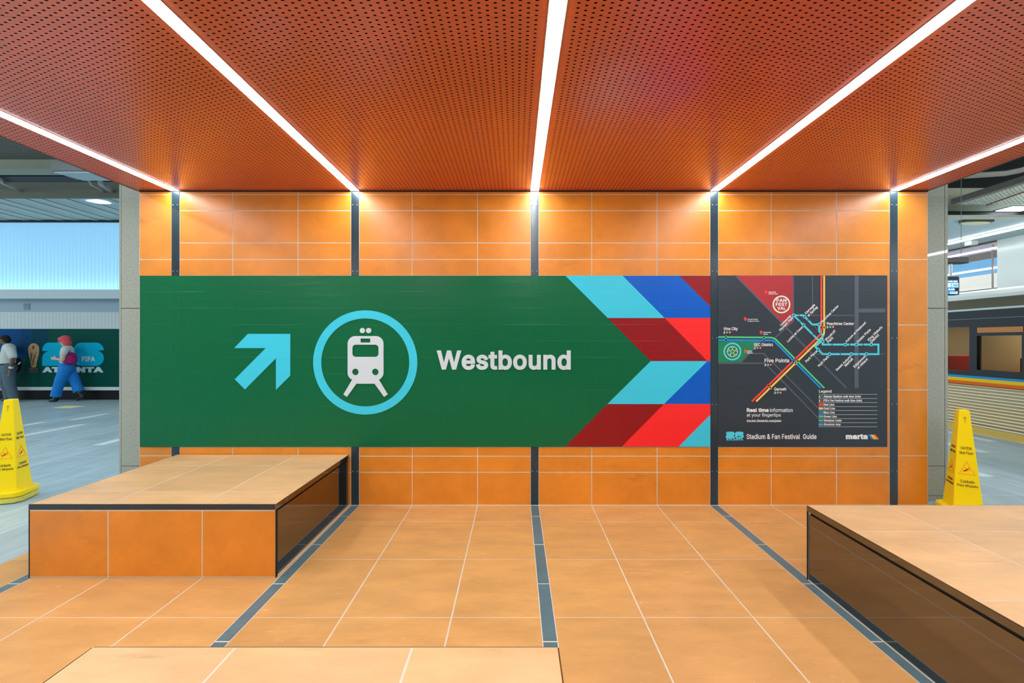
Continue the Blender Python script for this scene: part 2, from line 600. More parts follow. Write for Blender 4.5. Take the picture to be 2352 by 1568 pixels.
# ------------------------------------------------------------------ tiled benches
def bench(x0, x1, yf, yb, label, tiled_ends, panel_sides):
    t = thing('bench', label, 'bench', ((x0 + x1) / 2, (yf + yb) / 2, 0), 0, 'tiled benches', True)
    H = .469
    bx('body', (x0 + .014, x1 - .014, yf + .02, yb - .006, .002, .44), M_BLACK, t)
    bm = bmesh.new()
    bo = (x0 + .005, x1 - .005, yf + .005, yb - (.004 if yb < 3 else .012))
    box(bm, *bo, .44, H - .0004)
    top = obj('top_slab', bm, M_GROUT, t)
    bm = bmesh.new()
    mid = min(range(5), key=lambda i: abs((S[i] + .82) - (x0 + x1) / 2)); c = S[mid] + 1.6475 / 2
    xs = [bo[0], c - .3, c + .3, bo[1]]
    ys = [bo[2]] + sorted(v for v in [3.45 - .6 * k for k in range(8)] if bo[2] + .05 < v < bo[3] - .05) + [bo[3]]
    for a, b in zip(xs, xs[1:]):
        for d, e in zip(ys, ys[1:]):
            box(bm, a + G * (a != bo[0]), b - G * (b != bo[1]), d + .6 * G * (d != bo[2]), e - .6 * G * (e != bo[3]), H - .02, H)
    obj('top_tiles', bm, M_TILE_LIT, top)
    bm = bmesh.new()
    box(bm, x0, x0 + .005, yf, bo[3], H - .034, H - .001); obj('edge_trim', bm, M_GLOSS, t); bm = bmesh.new()
    box(bm, x1 - .005, x1, yf, bo[3], H - .034, H - .001)
    obj('edge_trim', bm, M_GLOSS, t)
    bx('end_edge', (x0 + .005, x1 - .005, yf, yf + .005, H - .034, H - .001), M_EDGE, t)
    if yb < 3: bx('end_edge', (x0 + .005, x1 - .005, yb - .005, yb, H - .034, H - .001), M_EDGE, t)
    for yy, d in tiled_ends:
        bm = bmesh.new()
        a, b = sorted((yy + d * .0026, yy + d * .02)); box(bm, x0 + .006, x1 - .006, a, b, .002, H - .036)
        fp = obj('end_panel', bm, M_GROUT, t)
        bm = bmesh.new()
        a, b = sorted((yy + d * .002, yy + d * .012))
        for u, v in zip(xs, xs[1:]):
            box(bm, u + (G if u != bo[0] else .003), v - (G if v != bo[1] else .003), a, b, .008, H - .044)
        obj('end_tiles', bm, M_TILE_W, fp)
        bm = bmesh.new()
        for u in (x0 + .001, x1 - .005):
            bx('corner_edge', (u, u + .004, min(a, yy), max(b, yy + d * .02), .002, H - .036), M_BLACK, t)
    for xx, d in panel_sides:
        bm = bmesh.new()
        a, b = sorted((xx + d * .006, xx + d * .012))
        box(bm, a, b, yf + .021, yb - .014, .004, H - .052)
        obj('side_panel', bm, M_GLOSS, t)
        bm = bmesh.new()
        a, b = sorted((xx + d * .001, xx + d * .0055)); box(bm, a, b, yf + .02, yb - .014, .0005, .005)
        obj('sealant_line', bm, M_GROUT, t)
    return t


bench(-3.104, -1.527, 2.625, 3.784, 'orange tiled bench against the wall under the green sign', [(2.625, 1)], [(-1.527, -1), (-3.104, 1)])
bench(1.84, 3.42, 1.41, 2.612, 'orange tiled bench with dark glossy side in front of the transit map',
      [(2.612, -1), (1.41, 1)], [(1.84, 1), (3.42, -1)])
bench(-1.44, .146, .2, 1.403, 'orange tiled bench at the bottom edge, only its pale top showing',
      [(1.403, -1), (.2, 1)], [(-1.44, 1), (.146, -1)])

# ------------------------------------------------------------------ green direction sign
C = lambda n, rgb, r=.36: mat(n, rgb, r, spec=.3)
def vinyl(name, rgb, rough=.3):
    """Printed vinyl stretched over tiles: faint ridges along the joints beneath."""
    m = mat(name, rgb, rough, noise=(3, .04), spec=.3)
    nt = m.node_tree; b = nt.nodes['Principled BSDF']
    g = N(nt, 'ShaderNodeNewGeometry'); sp = N(nt, 'ShaderNodeSeparateXYZ'); nt.links.new(g.outputs['Position'], sp.inputs[0])
    def saw(v, p, o, wd):
        f = mth(nt, 'ABSOLUTE', mth(nt, 'SUBTRACT', mth(nt, 'FRACT', mth(nt, 'ADD', mth(nt, 'DIVIDE', mth(nt, 'SUBTRACT', v, o), p), 20.5)), .5))
        k = N(nt, 'ShaderNodeMapRange'); k.inputs['From Max'].default_value = wd / p; k.inputs['To Min'].default_value = 1; k.inputs['To Max'].default_value = 0
        nt.links.new(f, k.inputs['Value']); return k.outputs[0]
    h = mth(nt, 'ADD', saw(sp.outputs[2], .15, .456, .004), saw(sp.outputs[0], 1.6475, S[2] - HW, .005))
    h = mth(nt, 'ADD', h, saw(sp.outputs[0], 1.6475, S[2] + HW, .005))
    nz = N(nt, 'ShaderNodeTexNoise'); nz.inputs['Scale'].default_value = 5; nz.inputs['Detail'].default_value = 4
    mp = N(nt, 'ShaderNodeMapping'); mp.inputs['Scale'].default_value = (.4, 1, 3)
    nt.links.new(g.outputs['Position'], mp.inputs[0]); nt.links.new(mp.outputs[0], nz.inputs['Vector'])
    h = mth(nt, 'ADD', mth(nt, 'MULTIPLY', h, mth(nt, 'MULTIPLY_ADD', nz.outputs[0], 1.6, -.5)), mth(nt, 'MULTIPLY', nz.outputs[0], 1.5))
    bp = N(nt, 'ShaderNodeBump'); bp.inputs['Strength'].default_value = .4; bp.inputs['Distance'].default_value = .004
    nt.links.new(h, bp.inputs['Height']); nt.links.new(bp.outputs[0], b.inputs['Normal'])
    return m


M_GREEN = vinyl('green vinyl', (0, 98, 58))
M_SKY = vinyl('light blue vinyl', (62, 200, 226))
M_BLUE = vinyl('blue vinyl', (0, 92, 196))
M_DRED = vinyl('dark red vinyl', (140, 20, 24))
M_RED = vinyl('red vinyl', (244, 44, 44))
M_PALE = C('pale lettering', (200, 214, 220))
SIGN_Y = 3.774
sg = thing('direction_sign', 'long green wall sign with arrow, train symbol and Westbound lettering', 'sign', (-.85, SIGN_Y, .53), absolute=True)
B = Board(SIGN_Y, sg)
def board_panel(B, x0, y0, x1, y1, m, name='panel', thick=.008):
    (a, d), (c, b) = B.q(x0, y0), B.q(x1, y1)
    return bx(name, (a, c, B.Y, B.Y + thick, b, d), m, B.p)
board_panel(B, 321, 633, 1631.5, 1026, M_GREEN)
T = .004
B.poly('arrow', [[(570, 766.5), (667, 766.5), (667, 862.5), (634.3, 895), (634.3, 822.7), (563.3, 894), (539.8, 870.6), (610.8, 799.2), (538.4, 799.2)]], M_SKY, t=T, label='light blue diagonal arrow')
B.poly('ring', [circ(839.2, 832, 119.5, 96), circ(839.2, 832, 101, 96)], M_SKY, t=T, label='light blue ring')
def train_outline():
    X0, X1, Y0, r = 799.2, 881.2, 771.6, 17.5
    pts = []
    for k in range(9):
        t = math.radians(180 + 90 * k / 8); pts.append((X0 + r + r * math.cos(t), Y0 + r + r * math.sin(t)))
    for k in range(9):
        t = math.radians(270 + 90 * k / 8); pts.append((X1 - r + r * math.cos(t), Y0 + r + r * math.sin(t)))
    for k in range(9):
        t = math.radians(66 * k / 8); pts.append((X1 - r + r * math.cos(t), 855.5 + r * math.sin(t)))
    pts += [(891, 905.3), (882.8, 911), (861, 880.8), (819.4, 880.8), (797.6, 911), (789.4, 905.3)]
    for k in range(9):
        t = math.radians(114 + 66 * k / 8); pts.append((X0 + r + r * math.cos(t), 855.5 + r * math.sin(t)))
    return pts
tr = B.poly('train_symbol', [train_outline(), rrect(828.6, 777.1, 851.2, 786.4, 2), rrect(809.8, 791.4, 870, 819.2, 7.5),
                             circ(817, 853.8, 7.5, 32), circ(862.6, 853.8, 7.5, 32)], M_PALE, t=.008, label='pale grey train pictogram')
for cx in (832.9, 847.3):
    B.poly('headlamp_dot', [circ(cx, 759, 6, 28)], M_PALE, t=.008, parent=tr)
B.text('lettering', 'Westbound', 1003.3, 804.7, 1310.7, 849, M_PALE, bold=.027, t=.008, label='pale grey word Westbound')
for loop, m, lab in (
        ([(1298.8, 633), (1430, 633), (1526.5, 730), (1396, 730)], M_SKY, 'light blue'),
        ([(1430, 633), (1560.5, 633), (1631.5, 704), (1631.5, 730), (1526.5, 730)], M_BLUE, 'blue'),
        ([(1560.5, 633), (1631.5, 633), (1631.5, 704)], M_DRED, 'dark red corner'),
        ([(1396, 730), (1526.5, 730), (1625, 829), (1494.5, 829)], M_DRED, 'dark red'),
        ([(1526.5, 730), (1631.5, 730), (1631.5, 829), (1625, 829)], M_RED, 'bright red'),
        ([(1494.5, 829), (1625, 829), (1525, 927.5), (1395, 927.5)], M_SKY, 'light blue'),
        ([(1625, 829), (1631.5, 829), (1631.5, 927.5), (1525, 927.5)], M_BLUE, 'blue'),
        ([(1395, 927.5), (1525, 927.5), (1428, 1025.5), (1298, 1025.5)], M_DRED, 'dark red'),
        ([(1525, 927.5), (1631.5, 927.5), (1631.5, 952), (1558.5, 1025.5), (1428, 1025.5)], M_RED, 'bright red'),
        ([(1631.5, 952), (1631.5, 1025.5), (1558.5, 1025.5)], M_SKY, 'light blue corner')):
    B.poly('chevron_band', [loop], m, t=.0008, label=lab + ' chevron band')

# ------------------------------------------------------------------ transit map
M_CHAR = vinyl('charcoal vinyl', (50, 60, 68))
M_LINEG = C('map grey', (84, 94, 104)); M_MRED = C('map crimson', (176, 52, 60)); M_MGRN = C('map green field', (36, 128, 88))
M_LG = C('line green', (84, 200, 132)); M_LB = C('line blue', (16, 140, 224)); M_LR = C('line red', (246, 72, 62)); M_LY = C('line gold', (248, 204, 84))
M_SC = C('streetcar blue', (84, 208, 230)); M_TXT = C('map white', (236, 240, 240)); M_CRM = C('cream', (214, 234, 206)); M_OR = C('orange mark', (255, 140, 40))
M_MB = C('map charcoal', (44, 50, 57))
MAP_Y = 3.777
mp_ = thing('transit_map', 'dark grey transit map panel with coloured rail lines and a legend', 'map', (2.63, MAP_Y, .53), absolute=True)
B = Board(MAP_Y, mp_)
board_panel(B, 1649, 632.5, 2038, 1026, M_CHAR)
B.poly('fan_zone', [[(1692, 632.6), (1820.5, 632.6), (1820.5, 737), (1806, 751.5)]], M_MRED, label='dark red zone')
B.poly('stadium_zone', [[(1649.5, 783), (1747, 783), (1701, 832), (1649.5, 832)]], M_MGRN, label='green zone')
street = []
for pts, wd in (([(1689, 632.6), (1807, 753.5), (1850, 797), (1944, 891)], 3.6), ([(1822, 632.6), (1822, 737), (1780.5, 775.5)], 3),
                ([(1748, 783), (1700, 834)], 3), ([(1865.5, 632.6), (1865.5, 698)], 2.6), ([(1858, 724), (1963, 724)], 2.6),
                ([(1967, 632.6), (1967, 891)], 9.6), ([(1972, 713), (2033, 713)], 9), ([(1728, 811.5), (1754, 812), (1879, 937)], 3.2),
                ([(1649.5, 834), (1757, 834), (1879, 960)], 3.2), ([(2019, 813), (2033, 813)], 2.4), ([(1875, 813), (1888, 813)], 2.4),
                ([(1867, 746), (1878, 758)], 2.4)):
    B.stroke('street_line', pts, wd, M_LINEG, .3 + .06 * len(street)); street.append(1)
B.stroke('rail_line', [(1649.5, 773.8), (1771, 775), (1779, 777.5), (1784, 782), (1893, 891)], 3.8, M_LG, 1, label='green rail line')
B.stroke('rail_line', [(1649.5, 780.5), (1771, 781.5), (1777, 783), (1781.5, 787), (1884.5, 891)], 3.8, M_LB, 1, label='blue rail line')
B.stroke('rail_line', [(1886, 632.8), (1886, 762), (1883.5, 768), (1727, 921.5)], 4, M_LR, 1.3, label='red rail line')
B.stroke('rail_line', [(1892.5, 632.8), (1892.5, 764), (1891, 769), (1886.5, 775.5), (1736.5, 921.5)], 4, M_LY, 1.3, label='gold rail line')
B.stroke('streetcar_line', [(1822.5, 724), (1844.7, 724), (1864.8, 745), (1881, 745), (1881, 761), (1888.3, 768), (1888.8, 791), (2016.8, 791),
                            (2016.8, 813), (1889, 813), (1871.5, 795.5), (1884, 785.5)], 4.4, M_SC, 2, closed=True, label='light blue streetcar loop')
for cx, cy in ((1822.5, 724), (1847.5, 727), (1845, 746.5), (1880.7, 745), (1888.7, 784), (1878.5, 803), (1940.7, 791), (1966, 791), (2000.5, 791),
               (1904.5, 813), (1954.5, 813), (1989, 813)):
    s_ = B.poly('stop_ring', [circ(cx, cy, 4.3, 20), circ(cx, cy, 1.9, 14)], M_SC, 2.6)
    B.poly('stop_centre', [circ(cx, cy, 1.9, 14)], M_MB, 2.6, parent=s_)
for cx, cy, a in ((1834.5, 724, 180), (1855.5, 735, 225), (1836.5, 739, 225), (1866.5, 768, 225), (1884.5, 764.5, 225), (1910.5, 791, 180), (1951, 791, 180),
                  (1981.5, 791, 180), (1929.5, 813, 0), (1972, 813, 0)):
    t = math.radians(a); d = Vector((math.cos(t), -math.sin(t))); e = Vector((-d.y, d.x)); c0 = Vector((cx, cy))
    B.poly('direction_mark', [[tuple(c0 + d * 2), tuple(c0 - d * 1 + e * 2.4), tuple(c0 - d * 2.4 + e * 2.4), tuple(c0), tuple(c0 - d * 2.4 - e * 2.4), tuple(c0 - d * 1 - e * 2.4)]], M_MB, 2.8)
for cx, cy, m in ((1667, 774, M_LG), (1667, 780.6, M_LB), (1754, 775, M_LG), (1754, 781.5, M_LB), (1886, 752, M_LR), (1892.5, 752, M_LY),
                  (1827, 824.3, M_LR), (1822, 829, M_LB), (1832, 829, M_LG), (1827, 833.7, M_LY), (1764.5, 885, M_LR), (1768.7, 889.6, M_LY)):
    s_ = B.poly('station_ring', [circ(cx, cy, 3.7, 20), circ(cx, cy, 2.2, 14)], m, 2.2)
    B.poly('station_centre', [circ(cx, cy, 2.2, 14)], M_MB, 2.2, parent=s_)
for cx, cy, m in ((1682, 807, M_SC), (1794.7, 699, M_CRM)):
    B.poly('badge_ring', [circ(cx, cy, 20.4), circ(cx, cy, 17)], m, 1)
ball = B.poly('football_mark', [circ(1682, 807, 12.4), circ(1682, 807, 11.4)], M_CRM, 1, label='cream football outline')
pent = [(1682 + 4.6 * math.sin(2 * math.pi * k / 5), 807 - 4.6 * math.cos(2 * math.pi * k / 5)) for k in range(5)]
B.stroke('football_seam', pent, .9, M_CRM, 1, closed=True, parent=ball)
for k in range(5):
    t = 2 * math.pi * k / 5
    sx, cx_ = math.sin(t), -math.cos(t)
    B.stroke('football_seam', [(1682 + 4.6 * sx, 807 + 4.6 * cx_), (1682 + 8.2 * sx, 807 + 8.2 * cx_)], .9, M_CRM, 1, parent=ball)
    t1, t2 = t - .38, t + .38
    B.stroke('football_seam', [(1682 + 11.6 * math.sin(t1), 807 - 11.6 * math.cos(t1)), (1682 + 8.2 * sx, 807 + 8.2 * cx_), (1682 + 11.6 * math.sin(t2), 807 - 11.6 * math.cos(t2))], .9, M_CRM, 1, parent=ball)
for s, a, b, c, d in (('FAN', 1783.5, 686, 1806, 693.5), ('FEST', 1781.5, 695, 1808, 702.5), ('VAL', 1785, 704, 1804.5, 711.5)):
    B.text('badge_lettering', s, a, b, c, d, M_TXT, 1, .02)
def walker(x, y, h, parent=None):
    k = h / 6.2
    o = B.poly('walker_mark', [circ(x + 2.2 * k, y + .7 * k, .75 * k, 10)], M_TXT, 1.2)
    B.stroke('walker_mark', [(x + 2.1 * k, y + 1.5 * k), (x + 1.9 * k, y + 3.8 * k), (x + .5 * k, y + 6.2 * k)], 1.0 * k, M_TXT, 1.2, parent=o)
    B.stroke('walker_mark', [(x + 1.9 * k, y + 3.6 * k), (x + 3 * k, y + 4.6 * k), (x + 3.4 * k, y + 6.2 * k)], .9 * k, M_TXT, 1.2, parent=o)
    B.stroke('walker_mark', [(x + .3 * k, y + 3.2 * k), (x + 1.9 * k, y + 1.9 * k), (x + 3.7 * k, y + 3.2 * k)], .8 * k, M_TXT, 1.2, parent=o)
M_CG = C('chip green', (60, 150, 104)); M_CR = C('chip red', (196, 50, 58))
for x, y, a, b in ((1661.5, 759.8, '2', '17'), (1731.5, 795.6, '3', '8'), (1898.3, 747.5, '16', '10'), (1755.5, 834.4, '13', '8'), (1777.8, 898.2, '17', '16')):
    walker(x, y, 6.2)
    for k, (s, m) in enumerate(((a, M_CG), (b, M_CR))):
        ch = B.poly('minutes_chip', [circ(x + 8 + 6.6 * k, y + 3, 2.9, 18)], m, 1.2)
        B.text('minutes', s, x + 8 + 6.6 * k - .8 * len(s), y + 1.4, x + 8 + 6.6 * k + .8 * len(s), y + 4.6, M_TXT, 2.2, .02, parent=ch)
for s, a, b, c, d in (('Vine City', 1661, 751, 1694, 760), ('SEC District', 1731, 787.5, 1774.5, 794.8), ('Five Points', 1755.5, 823, 1812, 832),
                      ('Peachtree Center', 1898, 739.5, 1960.5, 746.4), ('Garnett', 1777.5, 889.6, 1805.5, 896.6), ('Legend', 1880.3, 895, 1909, 902.8)):
    B.text('station_name' if s != 'Legend' else 'legend_title', s, a, b, c, d, M_TXT, 3, .016)
for s, cx, cy, L in (('Centennial', 1803.6, 735.9, 33), ('Olympic Park', 1805.5, 744, 43), ('Luckie at Cone', 1824.6, 767.5, 48), ('Park Place', 1862.4, 818.2, 35),
                     ('Hurt Park', 1890.5, 829, 33), ('Carnegie', 1860, 710, 30), ('at Spring', 1865.5, 715.5, 30), ('Peachtree Center', 1904.6, 721, 56),
                     ('Woodruff', 1906, 770, 32), ('Park', 1906, 780, 17), ('Auburn at Piedmont', 1964.5, 762.3, 64), ('Dobbs Plaza', 1983, 770.7, 42),
                     ('King Historic', 2009.4, 766, 45), ('District', 2008, 776.7, 25), ('Sweet Auburn', 1936, 834, 46), ('Market', 1948.5, 831.4, 25),
                     ('Edgewood', 1973.5, 830.5, 36), ('at Hilliard', 1980, 834.6, 31)):
    B.slant('stop_name', s, cx, cy, L, M_TXT, layer=3)
for cx, cy, rows_ in ((1759.5, 671, (('Centennial', 1765, 669, 1781.5, 672), ('Olympic Park', 1765, 673, 1786, 676.6))),
                      (1711.5, 733, (('Georgia World', 1716.5, 731.5, 1740, 735), ('Congress Center', 1716.5, 735.8, 1743.5, 739.2))),
                      (1748, 763.5, (('State Farm', 1753, 761.5, 1770.5, 764.6), ('Arena', 1753, 765.6, 1763, 768.6))),
                      (1712, 807, (('Atlanta', 1716, 804.5, 1727, 807.5), ('Stadium', 1716, 808.5, 1728.5, 811.6)))):
    P = [(cx + 3.3 * math.cos(math.radians(a)), cy - 1.2 + 3.3 * math.sin(math.radians(a))) for a in range(150, 391, 15)] + [(cx, cy + 4.8)]
    B.poly('map_pin', [P, circ(cx, cy - 1.2, 1.1, 10)], M_LR, 1)
    for s, a, b, c, d in rows_:
        B.text('place_name', s, a, b, c, d, M_TXT, 1, .012)
for y in (905.3, 914.8, 924, 933.4, 942.5, 951.8, 961.2, 970.4, 979.7):
    B.stroke('legend_rule', [(1880, y), (2015, y)], 1, C('rule grey', (170, 182, 184)), 0)
for k, (s, x1) in enumerate((('Atlanta Stadium walk time (min)', 1976.5), ('FIFA Fan Festival walk time (min)', 1979.5), ('Red Line', 1916), ('Gold Line', 1917.5),
                             ('Blue Line', 1917), ('Green Line', 1921.5), ('Streetcar route', 1932.5), ('Streetcar stop', 1930.5))):
    y = (910.1, 919.4, 928.9, 937.8, 947, 956.2, 965.4, 974.7)[k]
    low = k in (0, 1, 6, 7)
    dn = 1.0 if k in (0, 1) else (.8 if k == 7 else 0)
    B.text('legend_text', s, 1891.5, y - 2.8, x1, y + 2.4 + dn, M_TXT, 1, .02)
    if k < 2:
        walker(1880.2, y - 3, 5.8)
        B.poly('legend_swatch', [rrect(1885.6, y - 2.2, 1890.3, y + 2.2, .6, 3)], (M_CG, M_CR)[k], 1)
    elif k < 6:
        B.poly('legend_swatch', [[(1880.2, y - 2.4), (1890, y - 2.4), (1890, y + 2.4), (1880.2, y + 2.4)]], (M_LR, M_LY, M_LB, M_LG)[k - 2], 1)
    else:
        B.stroke('legend_swatch', [(1880.2, y), (1890, y)], 3.2, M_SC, 1)
        if k == 7:
            B.poly('legend_stop', [circ(1885, y, 2.6, 16), circ(1885, y, 1.1, 10)], M_SC, 2)
            B.poly('legend_stop_centre', [circ(1885, y, 1.1, 10)], M_MB, 2.1)
B.text('information_text', 'Real time', 1715, 936.8, 1765.3, 946, M_TXT, 1, .034)
B.text('information_text', 'information', 1768.3, 936.8, 1820.5, 946, M_TXT, 1, .004)
B.text('information_text', 'at your fingertips', 1715, 948.6, 1793, 958.4, M_TXT, 1, .004)
B.text('web_address', 'tracker.itsmarta.com/plan', 1715, 963, 1794, 970, M_TXT, 1, .016, shear=.2)
B.text('guide_title', 'Stadium & Fan Festival  Guide', 1714.5, 996.3, 1875, 1008, M_TXT, 1, .012)


def loops26(x0, y0, x1, y1):
    """The heavy rounded figures of the event logo, as 2D outlines in a box."""
    W_, H_ = (x1 - x0), (y1 - y0)
    def f(p): return [(x0 + a * W_, y0 + b * H_) for a, b in p]
    arc = lambda cx, cy, rx, ry, a0, a1, n=10: [(cx + rx * math.cos(math.radians(a0 + (a1 - a0) * k / n)), cy + ry * math.sin(math.radians(a0 + (a1 - a0) * k / n))) for k in range(n + 1)]
    two = [(0, 1)] + arc(.11, .7, .11, .33, 180, 270) + [(.085, .36), (0, .36)] + arc(.11, .34, .11, .34, 180, 270) \
        + arc(.375, .28, .115, .28, 270, 350) + [(.49, .45), (.40, .66), (.49, .70), (.49, 1)]
    six = arc(.64, .34, .13, .34, 180, 270) + arc(.87, .34, .13, .34, 270, 358) + [(.91, .345)] + arc(.88, .66, .12, .31, 280, 360) \
        + arc(.87, .67, .13, .33, 0, 90) + arc(.64, .67, .13, .33, 90, 180)
    return f(two), f(six)


lg = loops26(1667, 991, 1708, 1006.5)
B.poly('logo_figure', [lg[0]], M_SC, 1); B.poly('logo_figure', [lg[1]], M_SC, 1)
B.text('logo_lettering', 'FIFA', 1693, 1000.6, 1701.5, 1003.4, M_MB, 2.1, .03)
B.text('logo_lettering', 'ATLANTA', 1667.5, 1007, 1707, 1011, M_SC, 1, .05)
B.text('operator_lettering', 'marta', 1942.5, 996.8, 1992.5, 1008.3, M_TXT, 1, .05)
for a, b, m in ((1993, 1998.3, M_LB), (1998.3, 2003.2, M_LY), (2003.2, 2009.5, M_OR)):
    B.poly('operator_stripe', [[(a, 997.8), (b, 997.8), (b + 8.8, 1008.4), (a + 8.8, 1008.4)]], m, 1)


# ------------------------------------------------------------------ caution cones
M_CTXT = mat('cone lettering', (40, 34, 10), .5); M_CTRI = mat('cone orange print', (236, 132, 16), .5); M_CRED = mat('cone red print', (214, 40, 16), .5)
def cone(x, y, rz, label, lift=0):
    t = thing('caution_cone', label, 'caution cone', (x, y, 0), rz, 'yellow wet floor cones')
    z0, z1, b0, b1 = .05 + lift, .905 + lift, .098, .034
    half = lambda z: b0 + (b1 - b0) * (z - z0) / (z1 - z0)
    bm = bmesh.new()
    A = [bm.verts.new((sx * b0, sy * b0, z0)) for sx, sy in ((-1, -1), (1, -1), (1, 1), (-1, 1))]
    D = [bm.verts.new((sx * b1, sy * b1, z1)) for sx, sy in ((-1, -1), (1, -1), (1, 1), (-1, 1))]
    for k in range(4): bm.faces.new((A[k], A[(k + 1) % 4], D[(k + 1) % 4], D[k]))
    bm.faces.new(A[::-1]); bm.faces.new(D)
    obj('cone_body', bm, M_YELLOW, t, bevel=.007)
    bm = bmesh.new()
    oc = lambda h, c: [(-h + c, -h), (h - c, -h), (h, -h + c), (h, h - c), (h - c, h), (-h + c, h), (-h, h - c), (-h, -h + c)]
    prism(bm, oc(.146, .045), .0005 + lift, .056 + lift, 'Z')
    obj('cone_base', bm, M_YELLOW, t, bevel=.014)
    if lift:
        bm = bmesh.new(); prism(bm, oc(.142, .045), .0005, lift - .003, 'Z')
        obj('base_ring', bm, mat('worn pale yellow', (214, 204, 92), .7, noise=(24, .3)), t, bevel=.01)['label'] = 'worn pale yellow base ring'
    def put(me, k):
        R = Matrix.Rotation(k * math.pi / 2, 3, 'Z')
        for v in me.vertices:
            px_, pz, th = v.co.x, v.co.y, v.co.z
            v.co = R @ Vector((px_, -half(pz) - .0006 - th, pz))
        me.update()
    for k in range(4):
        for s, zc, wf, hh in (('CAUTION', .578, .58, .024), ('Wet Floor', .538, .72, .026), ('Cuidado', .295, .57, .025), ('Piso Mojado', .258, .80, .027)):
            zc += lift; me = text_mesh(s, .012, .0005); wd = 2 * half(zc) * wf
            for v in me.vertices: v.co = ((v.co.x - .5) * wd, zc + (v.co.y - .5) * hh, v.co.z)
            put(me, k); obj_me('warning_text', me, M_CTXT, t)
        zt, zb = .468 + lift, .352 + lift; hw = half(zb) * .74
        def tri(s): 
            c = zb + (zt - zb) * .36
            return [(0, c + (zt - c) * s), (hw * s, c + (zb - c) * s), (-hw * s, c + (zb - c) * s)]
        me = plate_mesh([tri(1), tri(.95)], .0005); put(me, k); tr_ = obj_me('warning_triangle', me, M_CTRI, t)
        me = plate_mesh([tri(.84), tri(.8)], .0005); put(me, k); obj_me('triangle_inner_line', me, M_CTRI, tr_)
        c = zb + .035
        def seg(p, q, w_):
            p, q = Vector(p), Vector(q); d = (q - p).normalized(); n = Vector((-d.y, d.x)) * w_
            return [tuple(p + n), tuple(q + n), tuple(q - n), tuple(p - n)]
        me = plate_mesh([seg((-.012, c - .002), (.008, c + .014), .006)], .0005); put(me, k); fig = obj_me('slipping_figure', me, M_CRED, t)
        for lp in (circ(.014, c + .024, .005, 12), seg((-.012, c), (-.022, c - .012), .0025), seg((-.006, c - .002), (-.026, c + .004), .0025),
                   seg((.006, c + .014), (.02, c + .004), .002), seg((.004, c + .014), (-.012, c + .026), .002)):
            me = plate_mesh([lp], .0005); put(me, k); obj_me('figure_limb', me, M_CRED, fig)
    bm = bmesh.new(); R = Matrix.Rotation(0, 3, 'Z')
    me = plate_mesh([circ(0, .838 + lift, .011, 20)], .0004); put(me, 0); kh = obj_me('key_hole', me, mat('moulded yellow', (214, 160, 0), .5), t)
    me = plate_mesh([[(-.0035, .83 + lift), (.0035, .83 + lift), (.0035, .795 + lift), (-.0035, .795 + lift)]], .0004); put(me, 0); obj_me('key_slot', me, MATS['moulded yellow'], kh)
    return t


cone(-4.81, 3.93, math.radians(19.7), 'yellow caution cone beside the stone pier at the left opening', .05)
cone(3.932, 3.63, math.radians(-26.6), 'yellow caution cone behind the right bench, next to the train platform')

# ------------------------------------------------------------------ outer floor and left concourse
def slab_floor():
    m = mat('grey stone floor', (134, 156, 166), .34)
    nt = m.node_tree; b = nt.nodes['Principled BSDF']
    tc = N(nt, 'ShaderNodeTexCoord')
    br = N(nt, 'ShaderNodeTexBrick'); br.offset = .5
    br.inputs['Scale'].default_value = 1; br.inputs['Brick Width'].default_value = .9; br.inputs['Row Height'].default_value = .45
    br.inputs['Mortar Size'].default_value = .004; br.inputs['Bias'].default_value = -.35
    br.inputs['Color1'].default_value = lin((162, 186, 194)); br.inputs['Color2'].default_value = lin((184, 206, 212)); br.inputs['Mortar'].default_value = lin((206, 222, 226))
    mp = N(nt, 'ShaderNodeMapping'); mp.inputs['Rotation'].default_value = (0, 0, math.pi / 2)
    nt.links.new(tc.outputs['Object'], mp.inputs[0]); nt.links.new(mp.outputs[0], br.inputs['Vector'])
    nz = N(nt, 'ShaderNodeTexNoise'); nz.inputs['Scale'].default_value = 2.2; nz.inputs['Detail'].default_value = 9; nz.inputs['Roughness'].default_value = .68
    mp2 = N(nt, 'ShaderNodeMapping'); mp2.inputs['Scale'].default_value = (5, .9, 1); mp2.inputs['Rotation'].default_value = (0, 0, .25)
    nt.links.new(tc.outputs['Object'], mp2.inputs[0]); nt.links.new(mp2.outputs[0], nz.inputs['Vector'])
    s = N(nt, 'ShaderNodeVectorMath', operation='SCALE'); nt.links.new(br.outputs[0], s.inputs[0])
    nt.links.new(mth(nt, 'MULTIPLY_ADD', nz.outputs[0], 1.1, .45), s.inputs['Scale'])
    nt.links.new(s.outputs[0], b.inputs['Base Color'])
    nt.links.new(mth(nt, 'MULTIPLY_ADD', nz.outputs[0], .3, .2), b.inputs['Roughness'])
    return m


M_SLAB = slab_floor()
EDGE = 8.09
bm = bmesh.new(); box(bm, -20, EDGE, -9, 22, -.3, -.004)
struct('floor_platform', bm, M_SLAB)
M_PAV = mat('pale paver', (226, 236, 238), .4, noise=(20, .1))
bm = bmesh.new()
for x, y, w_, d_ in ((-7.95, 6.55, .16, .95), (-8.9, 6.9, .16, .8), (-8.6, 7.9, .16, .7), (-4.05, 4.9, .3, .5), (-6.16, 6.0, .16, .62),
                     (7.1, 6.2, .16, .8), (6.3, 5.6, .16, 1.0), (5.2, 4.6, .14, .7), (6.9, 7.6, .16, .8)):
    box(bm, x, x + w_, y, y + d_, -.02, -.0035)
struct('floor_pavers', bm, M_PAV)
tag(bx('floor_sticker', (-10.5, -10.03, 9.3, 9.62, -.004, -.002), mat('yellow sticker', (246, 242, 176), .6)), 'pale yellow square sticker on the grey floor in front of the walkers', 'floor sticker')

